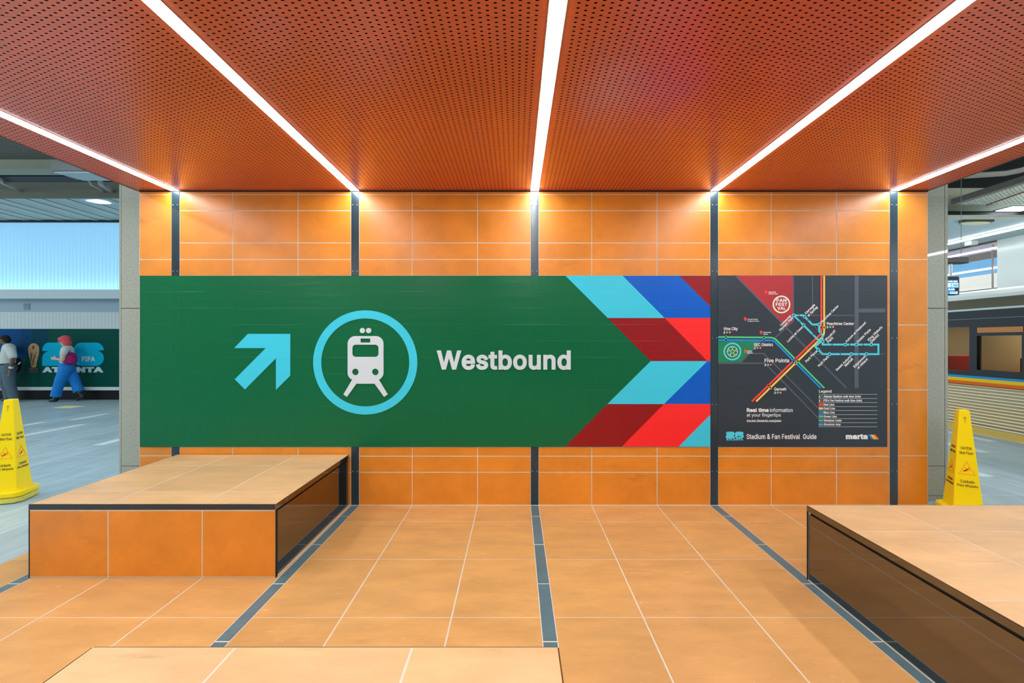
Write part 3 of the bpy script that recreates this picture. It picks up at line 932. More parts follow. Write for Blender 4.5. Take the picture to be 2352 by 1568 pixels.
FAR = 10.66
fk = FAR / F
zf = lambda py: CAMH + (CY - py) * fk
def left_slab(name, y0, y1, front, m, struct_=True):
    bm = bmesh.new(); box(bm, -17, -4.2, front, FAR + .3, zf(y1), zf(y0))
    return struct(name, bm, m)
bx('wall_left_core', (-17, -4.2, FAR + .3, FAR + .5, 0, 5.2), M_CONC)['kind'] = 'structure'
left_slab('trim_ledge', 672, 688, FAR - .28, mat('pale ledge', (186, 204, 212), .4))
left_slab('wall_left_soffit', 688, 716, FAR - .02, mat('blue grey panel', (140, 166, 182), .35))
bm = bmesh.new()
x = -17.0
while x < -4.2:
    box(bm, x, x + .084, FAR - .01, FAR + .3, zf(757), zf(716)); box(bm, x + .084, x + .09, FAR - .007, FAR + .3, zf(757), zf(716)); x += .09
struct('wall_left_ribs', bm, mat('ribbed white panel', (196, 208, 212), .45))
left_slab('wall_left_behind_banner', 755, 888, FAR + .03, M_CONC)
left_slab('trim_rail', 888, 895.5, FAR - .05, mat('white rail', (208, 220, 224), .4))
left_slab('baseboard_left', 895.5, 917.5, FAR - .02, mat('black granite', (4, 7, 9), .5, spec=.2))
bx('trim_ledge_lip', (-17, -4.2, FAR - .28, FAR - .26, zf(672), zf(672) + .05), MATS['pale ledge'])['kind'] = 'structure'  # lip added to keep the ledge strip out of sight
vc = at(62, 704, FAR - .02)
tag(bx('wall_vent', (vc.x - .08, vc.x + .08, FAR - .03, FAR - .02, vc.z - .08, vc.z + .08), mat('vent grey', (110, 136, 150), .5)), 'small square grey plate on the blue grey panel above the walkers', 'vent')
# luminous channel-glass wall above the ledge
gw = thing('luminous_glass_wall', 'glowing pale blue channel glass wall above the ledge at far left', 'glass wall', (-9, FAR, zf(672)), absolute=True)
bm = bmesh.new(); x = -17.0
while x < -4.2:
    prism(bm, [(x, FAR + .02), (x + .008, FAR), (x + .072, FAR), (x + .08, FAR + .02), (x + .08, FAR + .032), (x, FAR + .032)], zf(672), zf(511), 'Z'); x += .0957
gl = obj('glass_channels', bm, mat('lit channel glass', (150, 196, 224), .3, emit=((150, 210, 250), .2)), gw)
bx('backing', (-17, -4.2, FAR + .033, FAR + .1, zf(672), zf(508)), mat('blue backing', (0, 70, 170), .8, spec=.1), gw)
bm = bmesh.new(); box(bm, -17, -4.2, FAR - .2, FAR - .13, zf(672), zf(672) + .03)
tag(obj('added_ledge_light', bm, mat('added ledge glow', (255, 255, 255), .5, emit=((235, 246, 255), 2.2))), 'added hidden light strip on the ledge, whitening the foot of the glowing glass wall', 'lamp')  # hidden strip added to whiten the lower glass
bx('trim_shadow_gap', (-17, -4.2, FAR - .05, FAR + .3, zf(511), zf(507)), M_BLACK)['kind'] = 'structure'
# slatted metal ceiling, beams
bm = bmesh.new(); zc = zf(509) + .02; x = -17.0
while x < -4.2:
    box(bm, x, x + .165, 8.89, FAR + .3, zc + (.012 if int(x * 10) % 3 else 0), zc + .04); x += .18
struct('ceiling_slats', bm, mat('grey metal slats', (158, 164, 150), .45, .0))
bx('ceiling_slats_back', (-17, -4.2, 8.89, FAR + .5, zc + .06, zc + .1), M_BLACK)['kind'] = 'structure'
z0, z1 = at(0, 453, 8.8).z, at(0, 404, 8.8).z
bx('beam_far', (-17, -4.2, 8.8, 8.88, z0, z1 + .3), mat('beam concrete', (104, 106, 94), .85, noise=(4, .1)))['kind'] = 'structure'
bx('beam_shadow_gap', (-17, -4.2, 8.2, 8.5, at(0, 405, 8.2).z, at(0, 400, 8.2).z + .3), M_BLACK)['kind'] = 'structure'
bx('beam_near', (-17, -4.2, 7.7, 8.0, at(0, 402, 8.0).z, 5.3), M_CONC)['kind'] = 'structure'
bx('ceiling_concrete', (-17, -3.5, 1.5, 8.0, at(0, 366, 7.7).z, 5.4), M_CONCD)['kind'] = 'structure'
M_FIX = mat('fixture grey', (84, 96, 98), .5); M_FIXB = mat('fixture lens', (170, 190, 196), .4)
fx = thing('ceiling_fixture', 'grey box shaped ceiling fixture hanging beside the orange ceiling, upper left', 'ceiling fixture', (-6.3, 6.1, 4.0), absolute=True)
bx('casing', (-6.76, -5.5, 6.0, 6.34, 3.985, 4.118), M_FIX, fx)
bm = bmesh.new(); prism(bm, [(-6.74, 6.02), (-5.52, 6.02), (-5.6, 6.32), (-6.62, 6.32)], 3.965, 3.985, 'Z'); obj('lens', bm, M_FIXB, fx)
bm = bmesh.new()
for xx in (-6.5, -5.7): tube(bm, [(xx, 6.17, 4.118), (xx, 6.17, 4.92)], .012, 8)
obj('hanger', bm, M_FIX, fx)
M_PIPE = mat('grey conduit', (150, 150, 142), .45)
for pts, r, lab in (([(-10.1, 8.07, 4.72), (-10.35, 8.3, 4.76), (-10.5, 8.55, 4.78), (-10.55, 8.8, 4.77)], .028, 'grey conduit bending into the concrete beam at far upper left'),
                    ([(-8.36, 8.07, 4.7), (-8.6, 8.35, 4.74), (-8.78, 8.79, 4.75)], .022, 'thin grey conduit end on the beam near the left pier'),
                    ([(-8.14, 8.07, 4.7), (-8.4, 8.35, 4.74), (-8.6, 8.79, 4.76)], .04, 'thick grey conduit end on the beam near the left pier')):
    bm = bmesh.new(); tube(bm, [(p[0], p[1], p[2] - .06) for p in pts], r, 12)
    tag(obj('conduit', bm, M_PIPE, smooth=True), lab, 'pipe', 'conduits under the left beams')
c0 = at(225, 462, F * (zc - CAMH) / (CY - 462))
dl = thing('downlight', 'bright recessed square downlight in the slatted ceiling at left', 'ceiling light', (c0.x, c0.y, zc), absolute=True)
bm = bmesh.new(); prism(bm, [(c0.x - .2, c0.y - .06), (c0.x - .08, c0.y + .13), (c0.x + .16, c0.y + .13), (c0.x + .2, c0.y + .02), (c0.x + .1, c0.y - .12)], zc - .012, zc - .004, 'Z')
obj('lamp_lens', bm, mat('lit lens', (255, 255, 255), .5, emit=((240, 246, 255), 6)), dl)
bx('lamp_frame', (c0.x - .26, c0.x + .26, c0.y - .17, c0.y + .17, zc - .005, zc + .01), M_FIXB, dl)

# unseen wall and ceiling, added behind the camera to shape frontal light
bx('wall_rear_added', (-20, 16, -9.2, -9, -1, 5.4), mat('added rear wall', (176, 180, 174), .8))['kind'] = 'structure'
bx('ceiling_rear_added', (-20, 16, -9, YB - .02, 4.9, 5.1), M_CONCD)['kind'] = 'structure'

# banner with event logo
bn = thing('event_banner', 'dark green wall banner with a gold cup and blue 26 logo behind the walkers', 'banner', (-10, FAR, zf(888)), absolute=True)
B = Board(FAR - .02, bn)
M_BG = mat('banner green', (0, 76, 66), .7, noise=(1.5, .12), spec=.1); M_BS = mat('banner blue', (0, 176, 214), .7, spec=.1); M_BW = mat('banner white', (196, 220, 224), .45)
board_panel(B, -330, 755, 300, 888, M_BG, thick=.015)
for a, b, rgb in ((-330, 20, (0, 74, 140)), (20, 48, (0, 72, 128)), (48, 74, (0, 66, 108)), (74, 110, (0, 64, 84))):
    B.poly('blue_band', [[(a, 755.3), (b, 755.3), (b, 838 - max(a, 0) * .4), (a, 846 - max(a, 0) * .4)]], mat('banner band %d' % b, rgb, .7, spec=.1), 0, t=.002)
lg = loops26(97.5, 786.5, 239, 840)
B.poly('logo_figure', [lg[0]], M_BS, 2, t=.004); B.poly('logo_figure', [lg[1]], M_BS, 2, t=.004)
B.text('logo_lettering', 'FIFA', 189, 818.5, 219, 829.5, M_BW, 6, .035, t=.004)
B.text('logo_lettering', 'ATLANTA', 97.5, 842.5, 238, 855, M_BW, 2, .06, t=.004)
M_GOLD = mat('printed gold', (186, 152, 104), .6, noise=(9, .5), spec=.2); M_GOLDD = mat('printed bronze', (92, 74, 66), .5)
cup_loop = ([(78 + s * a, y) for s, L in ((-1, ((0, 787.5), (7, 789.5), (11.5, 795), (13, 803), (11.5, 814), (8, 827), (6, 836), (6.4, 844))), ) for a, y in L]
                              + [(78 + a, y) for a, y in ((6.4, 844), (6, 836), (8, 827), (11.5, 814), (13, 803), (11.5, 795), (7, 789.5))])
for _ in range(3):
    cup_loop = [q for p, n_ in zip(cup_loop, cup_loop[1:] + cup_loop[:1]) for q in ((p[0] * .75 + n_[0] * .25, p[1] * .75 + n_[1] * .25), (p[0] * .25 + n_[0] * .75, p[1] * .25 + n_[1] * .75))]
cup = B.poly('printed_cup', [cup_loop], M_GOLD, 2, t=.004, label='printed golden cup')
for L in ([(71, 808), (75, 812), (73, 830), (70.5, 822)], [(84, 806), (81, 822), (76, 838), (73, 842), (77, 824)], [(74, 795), (79, 793), (80, 800), (76, 803)]):
    B.poly('cup_relief', [L], M_GOLDD, 6, t=.002, parent=cup)
B.poly('printed_cup_base', [[(68, 845), (88, 845), (88.5, 850), (67.5, 850)]], M_GOLDD, 2, t=.004)
B.poly('printed_cup_base', [[(66.5, 851.5), (89.5, 851.5), (89.5, 855), (66.5, 855)]], M_GOLDD, 2, t=.004)


# ------------------------------------------------------------------ right side: platform edge, train, far walls and ceilings
M_TACT = mat('yellow tactile strip', (252, 212, 104), .6, noise=(30, .12), bump=(120, .5))
bm = bmesh.new(); box(bm, 7.5, EDGE, -3, 22, -.02, .002)
struct('trim_platform_edge', bm, M_TACT)
tn = thing('metro_train', 'silver metro train with yellow and orange stripes at the platform', 'train', (9.6, 6, -.9), absolute=True)
TX, TY0, TY1 = 8.17, 1.0, 17.0
M_SS = mat('stainless steel', (190, 176, 150), .3, .85, noise=(3, .1, (1, .05, 8))); M_BAND = mat('train dark band', (12, 24, 32), .3, spec=.3)
bm = bmesh.new()
prof = [(TX + .05, -.85)]
z = -.18
while z < .72:
    for k in range(6):
        t = math.pi * k / 6
        prof.append((TX + .02 - .012 * math.sin(t), z + .040 * k / 6))
    prof.append((TX + .022, z + .041)); z += .054
prof += [(TX + .06, .728), (TX + .2, .728), (TX + .2, -.85)]
prism(bm, prof, TY0, TY1, 'Y'); obj('lower_panel', bm, M_SS, tn)
for a, b, rgb in ((.728, .785, (226, 104, 20)), (.785, .843, (238, 190, 20)), (.843, .886, (40, 140, 200))):
    bx('stripe', (TX - .004, TX + .05, TY0, TY1, a, b), mat('train stripe %d' % int(a * 1000), rgb, .6, spec=.2), tn)
wins = [(7.43, 8.75, .97, 1.767), (6.66, 7.31, 1.0, 1.60), (5.2, 6.45, .97, 1.767), (9.1, 9.75, 1.0, 1.6), (9.95, 11.3, .97, 1.767), (11.6, 12.9, .97, 1.767), (3.3, 4.9, .97, 1.767)]
bm = bmesh.new()
ye = sorted([TY0, TY1] + [v for a in wins for v in a[:2]])
for a, b in zip(ye, ye[1:]):
    wn = [q for q in wins if q[0] <= a + 1e-6 and q[1] >= b - 1e-6]
    if wn:
        box(bm, TX, TX + .06, a, b, .886, wn[0][2]); box(bm, TX, TX + .06, a, b, wn[0][3], 2.05)
    else:
        box(bm, TX, TX + .06, a, b, .886, 2.05)
obj('window_band', bm, M_BAND, tn)
bm = bmesh.new(); box(bm, TX - .006, TX, TY0, TY1, 1.9, 1.908); obj('band_seam', bm, mat('seam', (110, 130, 140), .4), tn)
M_PANE = mat('tinted pane', (120, 124, 116), .05, trans=1, ior=1.1)
for a, b, c, d in wins:
    bx('window_pane', (TX + .03, TX + .036, a, b, c, d), M_PANE, tn)
for a, b in ((6.64, 7.3), (9.1, 9.75)):
    bx('destination_display', (TX - .004, TX + .01, a, b, 1.655, 1.745), mat('amber display', (150, 92, 30), .4, emit=((190, 110, 30), .1)), tn)
bx('roof_rail', (TX - .02, TX + .06, TY0, TY1, 2.05, 2.085), mat('pale rail', (196, 208, 206), .35), tn)
bm = bmesh.new(); prof = []
n = 16
for k in range(n):
    t = k / n
    X_, Z_ = TX + .02 + .16 * t * t, 2.085 + .19 * t
    prof += [(X_, Z_), (X_ + .004, Z_ + .006), (X_ - .006, Z_ + .008)]
prof += [(TX + .19, 2.275), (TX + .6, 2.275), (TX + .6, 2.085)]
prism(bm, prof, TY0, TY1, 'Y'); obj('roof_flank', bm, mat('bronze ribbed roof', (150, 144, 124), .4, .2), tn)
bm = bmesh.new(); prof = [(TX + .16, 2.268), (TX + .19, 2.33), (TX + .26, 2.365), (TX + .28, 2.372), (TX + .36, 2.41), (TX + .9, 2.5), (TX + 1.9, 2.5), (TX + 2.5, 2.3), (TX + 2.5, 2.268)]
prism(bm, prof, TY0, TY1, 'Y'); obj('roof', bm, mat('white roof', (242, 244, 240), .4), tn)
bx('far_side', (TX + 2.6, TX + 2.7, TY0, TY1, -.5, 2.3), mat('tan interior', (176, 160, 134), .6), tn)
bx('interior_floor', (TX + .2, TX + 2.6, TY0, TY1, .02, .06), mat('interior floor', (90, 84, 78), .6), tn)
bx('interior_ceiling', (TX + .2, TX + 2.6, TY0, TY1, 2.1, 2.14), M_WHITE, tn)
bx('interior_lamp', (TX + 1.2, TX + 1.4, TY0, TY1, 2.08, 2.1), mat('interior lamp', (255, 255, 255), .5, emit=((255, 236, 206), 18.0)), tn)
M_SEAT = mat('red seat', (198, 50, 50), .6); M_SEATO = mat('orange seat', (230, 110, 50), .6)
for k, yy in enumerate((6.5, 7.0, 8.3, 9.0, 9.7, 10.4, 5.6, 4.9)):
    bm = bmesh.new(); box(bm, TX + .5, TX + 1.15, yy, yy + .1, .45, 1.22); box(bm, TX + .5, TX + 1.15, yy - .42, yy, .42, .52)
    obj('seat', bm, (M_SEAT, M_SEATO)[k % 2], tn, bevel=.02)
for yy in (7.4, 9.9, 12.5):
    bm = bmesh.new(); tube(bm, [(TX + 1.5, yy, .06), (TX + 1.5, yy, 2.1)], .02, 8); obj('grab_pole', bm, M_ALU, tn)
bx('partition', (TX + .3, TX + 1.2, 7.5, 7.54, .06, 1.9), mat('cream partition', (196, 178, 140), .6), tn)

bx('track_bed', (EDGE, 20, -3, 30, -1.2, -1.0), M_CONCD)['kind'] = 'structure'
# white wall beyond the train, opening behind it
WX = 11.9
bm = bmesh.new()
ys = [-3, 1, 3.4, 5.8, 8.2, 10.2]
for a, b in zip(ys, ys[1:]):
    for c, d in ((-1, 2.2), (2.206, 2.62), (2.626, 4.02)):
        box(bm, WX, WX + .3, a + .003, b - .003, c, d)
struct('wall_right', bm, mat('white glossy wall', (204, 212, 210), .18, noise=(2, .06)))
bx('beam_header', (WX, WX + .25, 10.2, 24, at(0, 577, 1).z * 0 + CAMH + WX / 4.83, 4.02), M_BLACK)['kind'] = 'structure'
bx('ceiling_right', (7.2, WX + .3, 8.4, 24, 4.0, 4.03), mat('perforated pale ceiling', (168, 190, 198), .85, noise=(120, .12)))['kind'] = 'structure'
bx('beam_right', (6.5, 14, 8.25, 8.4, 3.985, 4.03), mat('pale beam', (176, 184, 172), .6))['kind'] = 'structure'
bx('wall_dark_gap', (5.5, 16, 9.5, 9.6, 4.03, 4.6), M_BLACK)['kind'] = 'structure'
bx('ceiling_cream', (5.5, 16, 8.2, 9.5, 4.5, 4.55), mat('cream ceiling', (230, 228, 200), .6))['kind'] = 'structure'
bx('wall_void', (3.8, 16, 8.2, 8.25, 4.55, 5.8), M_BLACK)['kind'] = 'structure'
bx('ceiling_void', (3.9, 16, -1, 8.25, 5.75, 5.8), M_BLACK)['kind'] = 'structure'
bx('beam_diagonal', (8.3, 8.42, 3, 7.87, CAMH + 2.6, CAMH + 2.705), mat('brown grey beam', (96, 90, 84), .7))['kind'] = 'structure'
def clip_y(P, ym, keep_below):
    out = []
    for p, q in zip(P, P[1:] + P[:1]):
        ip, iq = (p[1] <= ym) == keep_below, (q[1] <= ym) == keep_below
        if ip: out.append(p)
        if ip != iq:
            t = (ym - p[1]) / (q[1] - p[1]); out.append((p[0] + (q[0] - p[0]) * t, ym))
    return out


bm = bmesh.new()
for k in range(150):
    c = -.1 + .055 * k
    P = [(8.42, c), (13, c + .63 * 4.58), (13, c + .047 + .63 * 4.58), (8.42, c + .047)]
    P = clip_y(clip_y(P, 7.86, True), 3, False) if c < 7.8 else []
    if len(P) > 2:
        prism(bm, P, CAMH + 2.605, CAMH + 2.635, 'Z')
struct('ceiling_baffles', bm, mat('grey baffles', (150, 160, 149), .6))
bx('ceiling_baffles_back', (8.42, 13, 3, 7.87, CAMH + 2.66, CAMH + 2.69), M_CONCD)['kind'] = 'structure'
for pts, r, m, lab in (([(8.9, 7.8, 4.1 - .02), (8.7, 6.6, 4.09), (8.55, 5.2, 4.09), (8.5, 4, 4.09)], .012, mat('red pipe', (150, 60, 44), .5), 'thin red pipe under the grey baffle ceiling at upper right'),
                      ([tuple(at(2215, 404, 5.6)), tuple(at(2262, 401, 5.6)), tuple(at(2310, 398, 5.5)), tuple(at(2345, 391, 5.4)), tuple(at(2390, 376, 5.3)), tuple(at(2480, 350, 5.2))], .035, mat('pale duct', (176, 170, 160), .5), 'pale curved duct just below the orange ceiling edge at right')):
    bm = bmesh.new(); tube(bm, pts, r, 10); tag(obj('pipe', bm, m, smooth=True), lab, 'pipe')
M_TUBE = mat('lit tube', (255, 255, 255), .5, emit=((250, 252, 255), 7))
M_TUBE2 = mat('lit hall tube', (255, 255, 255), .5, emit=((250, 252, 255), 21))
for x, h, y0, y1, lab in ((10.87, 3.966, 8.45, 20, 'long white ceiling lamp above the train, nearest of the right hand lamps'),
                          (12.35, CAMH + 2.41, 8.5, 22, 'upper white linear lamp seen through the opening beyond the train'),
                          (13.5, CAMH + 2.08, 8.5, 24, 'lower white linear lamp seen through the opening beyond the train'),
                          (9.74, 3.55, -8, 7.4, 'linear lamp over the platform edge, seen only as a streak in the right stone pier'),
                          (-7.2, 4.72, -8, 5.2, 'added unseen lamp under the concrete ceiling, left of the orange hall'),  # out of view, added to brighten the left concourse
                          (-12.5, 4.72, -3.5, 7.4, 'added unseen lamp under the concrete ceiling, far left by the concourse')):  # second unseen lamp added for the concourse light
    t = thing('linear_lamp', lab, 'ceiling light', (x, y0, h), 0, 'linear lamps over the tracks', True)
    bx('tube', (x - .045, x + .045, y0, y1, h - .03, h), M_TUBE if y0 > 8 else M_TUBE2, t)
    bx('lamp_body', (x - .02, x + .02, y0, y1, h, h + .03), M_FIX, t)
# hall beyond the opening
HX = 14.6
hb = lambda ratio: CAMH + HX / ratio
for a, b, nm, m in ((9.03, 7.05, 'wall_hall_beige', mat('beige wall', (206, 202, 192), .6)), (7.05, 5.75, 'wall_hall_blue', mat('blue wall', (92, 150, 190), .5, noise=(1, .2, (.2, .2, 6)))),
                    (5.75, 5.3, 'wall_hall_brown', mat('brown fascia', (96, 84, 78), .6)), (5.3, 4.3, 'wall_hall_mauve', mat('mauve ceiling', (150, 136, 152), .6))):
    bx(nm, (HX, HX + .2, 9, 34, hb(a), hb(b)), m)['kind'] = 'structure'
bx('wall_hall_base', (HX - .05, HX + .2, 9, 34, -1, hb(9.03)), M_BLACK)['kind'] = 'structure'
bx('wall_hall_end', (6, 16, 34, 34.2, -1, 6), M_CONC)['kind'] = 'structure'
pt = at(2280, 600, 11.6)
bm = bmesh.new(); tube(bm, [(pt.x, pt.y, -1.0), (pt.x, pt.y, 4.5)], .022, 10)
tag(obj('post', bm, mat('grey post', (120, 112, 104), .5)), 'slim grey post standing in the opening beyond the train', 'post')
# ceiling fittings
c1 = at(2243, 505, 8.5)
fx = thing('ceiling_lamp', 'dark rimmed oval ceiling lamp under the pale ceiling at right', 'ceiling light', (c1.x, c1.y, 3.95), absolute=True)
bm = bmesh.new(); prism(bm, [(c1.x - .34, c1.y + .02), (c1.x - .3, c1.y - .06), (c1.x + .3, c1.y - .06), (c1.x + .36, c1.y + .12), (c1.x - .2, c1.y + .16)], 3.955, 4.0, 'Z'); obj('rim', bm, mat('dark rim', (74, 70, 64), .5), fx)
bm = bmesh.new()
for k in range(6):
    pass
bmesh.ops.create_uvsphere(bm, u_segments=24, v_segments=10, radius=1)
for v in bm.verts: v.co = (c1.x + .02 + v.co.x * .3, c1.y + .05 + v.co.y * .1, 3.955 + v.co.z * .035)
obj('lamp_bowl', bm, mat('cream bowl', (214, 212, 180), .4), fx, smooth=True)
c2 = at(2334, 478, 9.3)
dl = thing('downlight', 'bright square downlight in the cream ceiling at far right', 'ceiling light', (c2.x, c2.y, 4.5), absolute=True)
bx('lamp_lens', (c2.x - .28, c2.x + .3, c2.y - .16, c2.y + .16, 4.485, 4.492), MATS['lit lens'], dl)
bx('lamp_frame', (c2.x - .33, c2.x + .36, c2.y - .2, c2.y + .2, 4.49, 4.505), M_FIX, dl)
c3 = at(2231, 553, 10.3)
tag(bx('speaker_box', (c3.x - .09, c3.x + .09, c3.y - .08, c3.y + .08, 3.9, 4.001), M_WHITE, bevel=.01), 'small white box on the ceiling above the train', 'speaker')
# arrivals display
DY = 7.0
ds = thing('arrivals_display', 'black arrivals screen with blue lit rows beside the right pier', 'display', (at(2190, 655, DY).x, DY, 2.3), absolute=True)
a, b = at(2150, 677, DY), at(2205, 634, DY)
bx('screen_case', (a.x, b.x, DY, DY + .12, a.z, b.z), M_BLACK, ds, bevel=.02)
B = Board(DY - .002, ds)
M_SCR = mat('lit blue row', (20, 120, 200), .4, emit=((20, 140, 225), .33)); M_SCW = mat('lit white text', (255, 255, 255), .4, emit=((235, 250, 255), .5)); M_SCL = mat('lit pale row', (200, 230, 250), .4, emit=((190, 232, 255), .36))
for y0, y1, x1, s, m, tm in ((643.5, 648.5, 2199.5, '9:40 AM', M_SCR, M_SCW), (649.5, 660, 2201, '2 min', M_SCL, M_SCR), (661.5, 667.5, 2193, '9:45', M_SCR, M_SCW), (668.5, 675.5, 2200, '11:15', M_SCR, M_SCW)):
    x0 = 2158
    B.poly('screen_row', [[(x0, y0), (x1, y0), (x1, y1), (x0, y1)]], m, 0, t=.002)
    B.text('screen_text', s, x1 - 1.2 - len(s) * 3.4, y0 + 1, x1 - 1.2, y1 - 1, tm, 2.2, .02, t=.002)
c4 = at(2192, 604, DY)
bm = bmesh.new(); tube(bm, [(c4.x, DY + .06, b.z - .01), (c4.x, DY + .06, at(0, 604, DY).z)], .022, 12); obj('mount_post', bm, M_ALU, ds)
a2, b2 = at(2150, 604, DY), at(2227, 590.5, DY)
bx('mount_bar', (a2.x, b2.x, DY, DY + .14, a2.z, b2.z), mat('dark bar', (24, 28, 32), .5), ds, bevel=.015)
c5 = at(2218, 590, DY)
bm = bmesh.new(); tube(bm, [(c5.x, DY + .07, b2.z - .01), (c5.x, DY + .07, 4.6), (c5.x, DY + .07, 5.75)], .004, 8); obj('hanger_rod', bm, mat('grey rod', (120, 124, 122), .5), ds)


# ------------------------------------------------------------------ people walking on the left
def frustum(bm, p, q, r0, r1, seg=14):
    p, q = Vector(p), Vector(q)
    tube(bm, [p, q], [r0, r1], seg)


def blob(bm, c, r, rot=None):
    r = r if isinstance(r, (tuple, list)) else (r, r, r)
    g = bmesh.ops.create_uvsphere(bm, u_segments=18, v_segments=12, radius=1)
    for v in g['verts']:
        q = Vector((v.co.x * r[0], v.co.y * r[1], v.co.z * r[2]))
        if rot: q = rot @ q
        v.co = q + Vector(c)


def chain(bm, pts, rs, hem=False):
    for p, r in list(zip(pts, rs))[:len(pts) - hem]: blob(bm, p, r)
    for (p, r), (q, s) in zip(zip(pts, rs), zip(pts[1:], rs[1:])): frustum(bm, p, q, r, s)


def fuse(name, bm, m, parent, voxel=.009, smooth=6):
    """Union the overlapping shapes into one continuous skin."""
    bmesh.ops.recalc_face_normals(bm, faces=bm.faces)
    me = bpy.data.meshes.new('tmp'); bm.to_mesh(me); bm.free()
    o = bpy.data.objects.new('tmp', me); COL.objects.link(o)
    r = o.modifiers.new('r', 'REMESH'); r.mode = 'VOXEL'; r.voxel_size = voxel
    s = o.modifiers.new('s', 'SMOOTH'); s.iterations = smooth; s.factor = .5
    dg = bpy.context.evaluated_depsgraph_get()
    me2 = bpy.data.meshes.new_from_object(o.evaluated_get(dg)); bpy.data.objects.remove(o)
    me2.name = name
    return obj_me(name, me2, m, parent, smooth=True)


def hand(bm, wrist, d, up, side=1):
    """Palm, four fingers and a thumb; d points along the hand, up across the palm towards the thumb."""
    d = Vector(d).normalized(); u = Vector(up); u = (u - d * u.dot(d)).normalized(); n = d.cross(u)
    w_ = Vector(wrist)
    rot = Matrix((u, n, d)).transposed()
    blob(bm, w_ + d * .05, (.04, .018, .055), rot)
    for k, L in enumerate((.068, .076, .07, .055)):
        b = w_ + d * .088 + u * (.028 - .019 * k)
        chain(bm, [b, b + d * L * .5 + n * .006 * side, b + d * L * .85 + n * .022 * side], [.0095, .009, .008])
    b = w_ + d * .03 + u * .032
    chain(bm, [b, b + d * .03 + u * .022, b + d * .06 + u * .024 + n * .012 * side], [.012, .0105, .009])


def head(bm, c, yaw_left=True, tilt=0):
    """Head facing -X, tilted down by tilt (radians)."""
    R = Matrix.Rotation(-tilt, 3, 'Y')
    P = lambda x, y, z: Vector(c) + R @ Vector((x, y, z))
    blob(bm, P(.012, 0, .02), (.098, .077, .098), R)
    blob(bm, P(-.03, 0, -.035), (.062, .06, .085), R)
    blob(bm, P(-.055, 0, -.085), (.03, .035, .026), R)                 # chin
    chain(bm, [P(-.088, 0, .012), P(-.112, 0, -.028)], [.012, .017])   # nose
    blob(bm, P(-.082, 0, -.062), (.016, .026, .010), R)                # lips
    blob(bm, P(-.075, 0, .03), (.02, .05, .012), R)                    # brow
    for s in (-1, 1):
        blob(bm, P(.012, s * .078, -.01), (.02, .012, .034), R)        # ears
    return P, R


M_SK1 = mat('brown skin', (112, 78, 62), .55); M_SK2 = mat('light skin', (206, 172, 156), .55)
M_EYE = mat('dark eye', (20, 16, 14), .3); M_HAIR = mat('black hair', (16, 15, 16), .8, noise=(60, .3))
M_TEE = mat('white shirt', (206, 214, 212), .85, noise=(9, .08)); M_JEAN = mat('grey blue jeans', (84, 108, 120), .9, noise=(14, .3)); M_BOOT = mat('black boots', (16, 17, 19), .4)
M_SCARF = mat('coral pink hair', (214, 84, 96), .8, noise=(20, .12)); M_BLUEP = mat('bright blue trousers', (4, 128, 214), .85, noise=(8, .15))

# --- person at the very left: standing in stride, looking down to the left
PY = 10.33
def J(px, py, dy=0):
    return Vector((at(px, py, PY + dy).x, PY + dy, at(px, py, PY).z))
p1 = thing('person', 'person in white shirt and grey jeans walking left at the far left edge', 'person', (at(22, 0, PY).x, PY, -.004), 0, None, True)
bm = bmesh.new()
hc = J(10.5, 781.5)
P, R = head(bm, hc, tilt=.35)
chain(bm, [J(14, 790), J(16.5, 797)], [.058, .066])
chain(bm, [J(20, 801), J(19, 815), J(18, 828), J(19, 840)], [.105, .115, .11, .11])
for s in (-1, 1):
    sh, el, wr = J(21.5, 800, s * .19), J(30, 822, s * .25), J(24, 848, s * .24)
    if s > 0: sh, el, wr = J(16, 800, .19), J(12, 822, .24), J(3, 842, .2)
    chain(bm, [sh, el, wr], [.055, .042, .03]); hand(bm, wr, (wr - el) + Vector((-.04, 0, -.1)), (-1, 0, .2), -1)
hipn, hipf = J(20, 842, -.09), J(17, 842, .09)
kn, kf, an, af = J(24, 880, -.1), J(8, 880, .1), J(34, 912, -.1), J(14, 915, .1)
chain(bm, [hipn, kn, an], [.075, .055, .042]); chain(bm, [hipf, kf, af], [.075, .055, .042])
body = fuse('body', bm, M_SK1, p1)
for s in (-1, 1):
    bm = bmesh.new(); blob(bm, P(-.083, s * .033, .004), .0105); obj('eye', bm, M_EYE, p1)
bm = bmesh.new()
blob(bm, P(.02, 0, .05), (.108, .088, .085), R); blob(bm, P(.065, 0, -.01), (.055, .078, .08), R); blob(bm, P(-.05, 0, .085), (.06, .07, .035), R)
fuse('hair', bm, M_HAIR, p1, .011)
bm = bmesh.new(); blob(bm, P(-.045, 0, -.085), (.045, .05, .03), R); fuse('beard', bm, M_HAIR, p1, .009)
bm = bmesh.new()
chain(bm, [J(20.5, 799), J(20, 812), J(18, 826), J(18, 836)], [.12, .138, .135, .135])
chain(bm, [J(20, 798.5, -.1), J(23, 802, -.19), J(29, 817, -.235)], [.09, .085, .078])
chain(bm, [J(18, 798.5, .1), J(16, 802, .19), J(12, 817, .23)], [.09, .085, .078])
fuse('shirt', bm, M_TEE, p1, .012)
bm = bmesh.new()
chain(bm, [J(18, 837), J(20, 845)], [.138, .15])
chain(bm, [J(20, 846, -.08), J(22, 880, -.1), J(28, 898, -.1), J(33, 916, -.1)], [.125, .105, .092, .1], True)
chain(bm, [J(16, 846, .08), J(10, 880, .1), J(17, 898, .1), J(23, 916, .1)], [.122, .1, .09, .095], True)
fuse('jeans', bm, M_JEAN, p1, .012)
bm = bmesh.new(); tube(bm, [J(18, 834.5), J(18.2, 837.5)], [.143, .144], 24); obj('belt', bm, M_BLACK, p1, smooth=True)
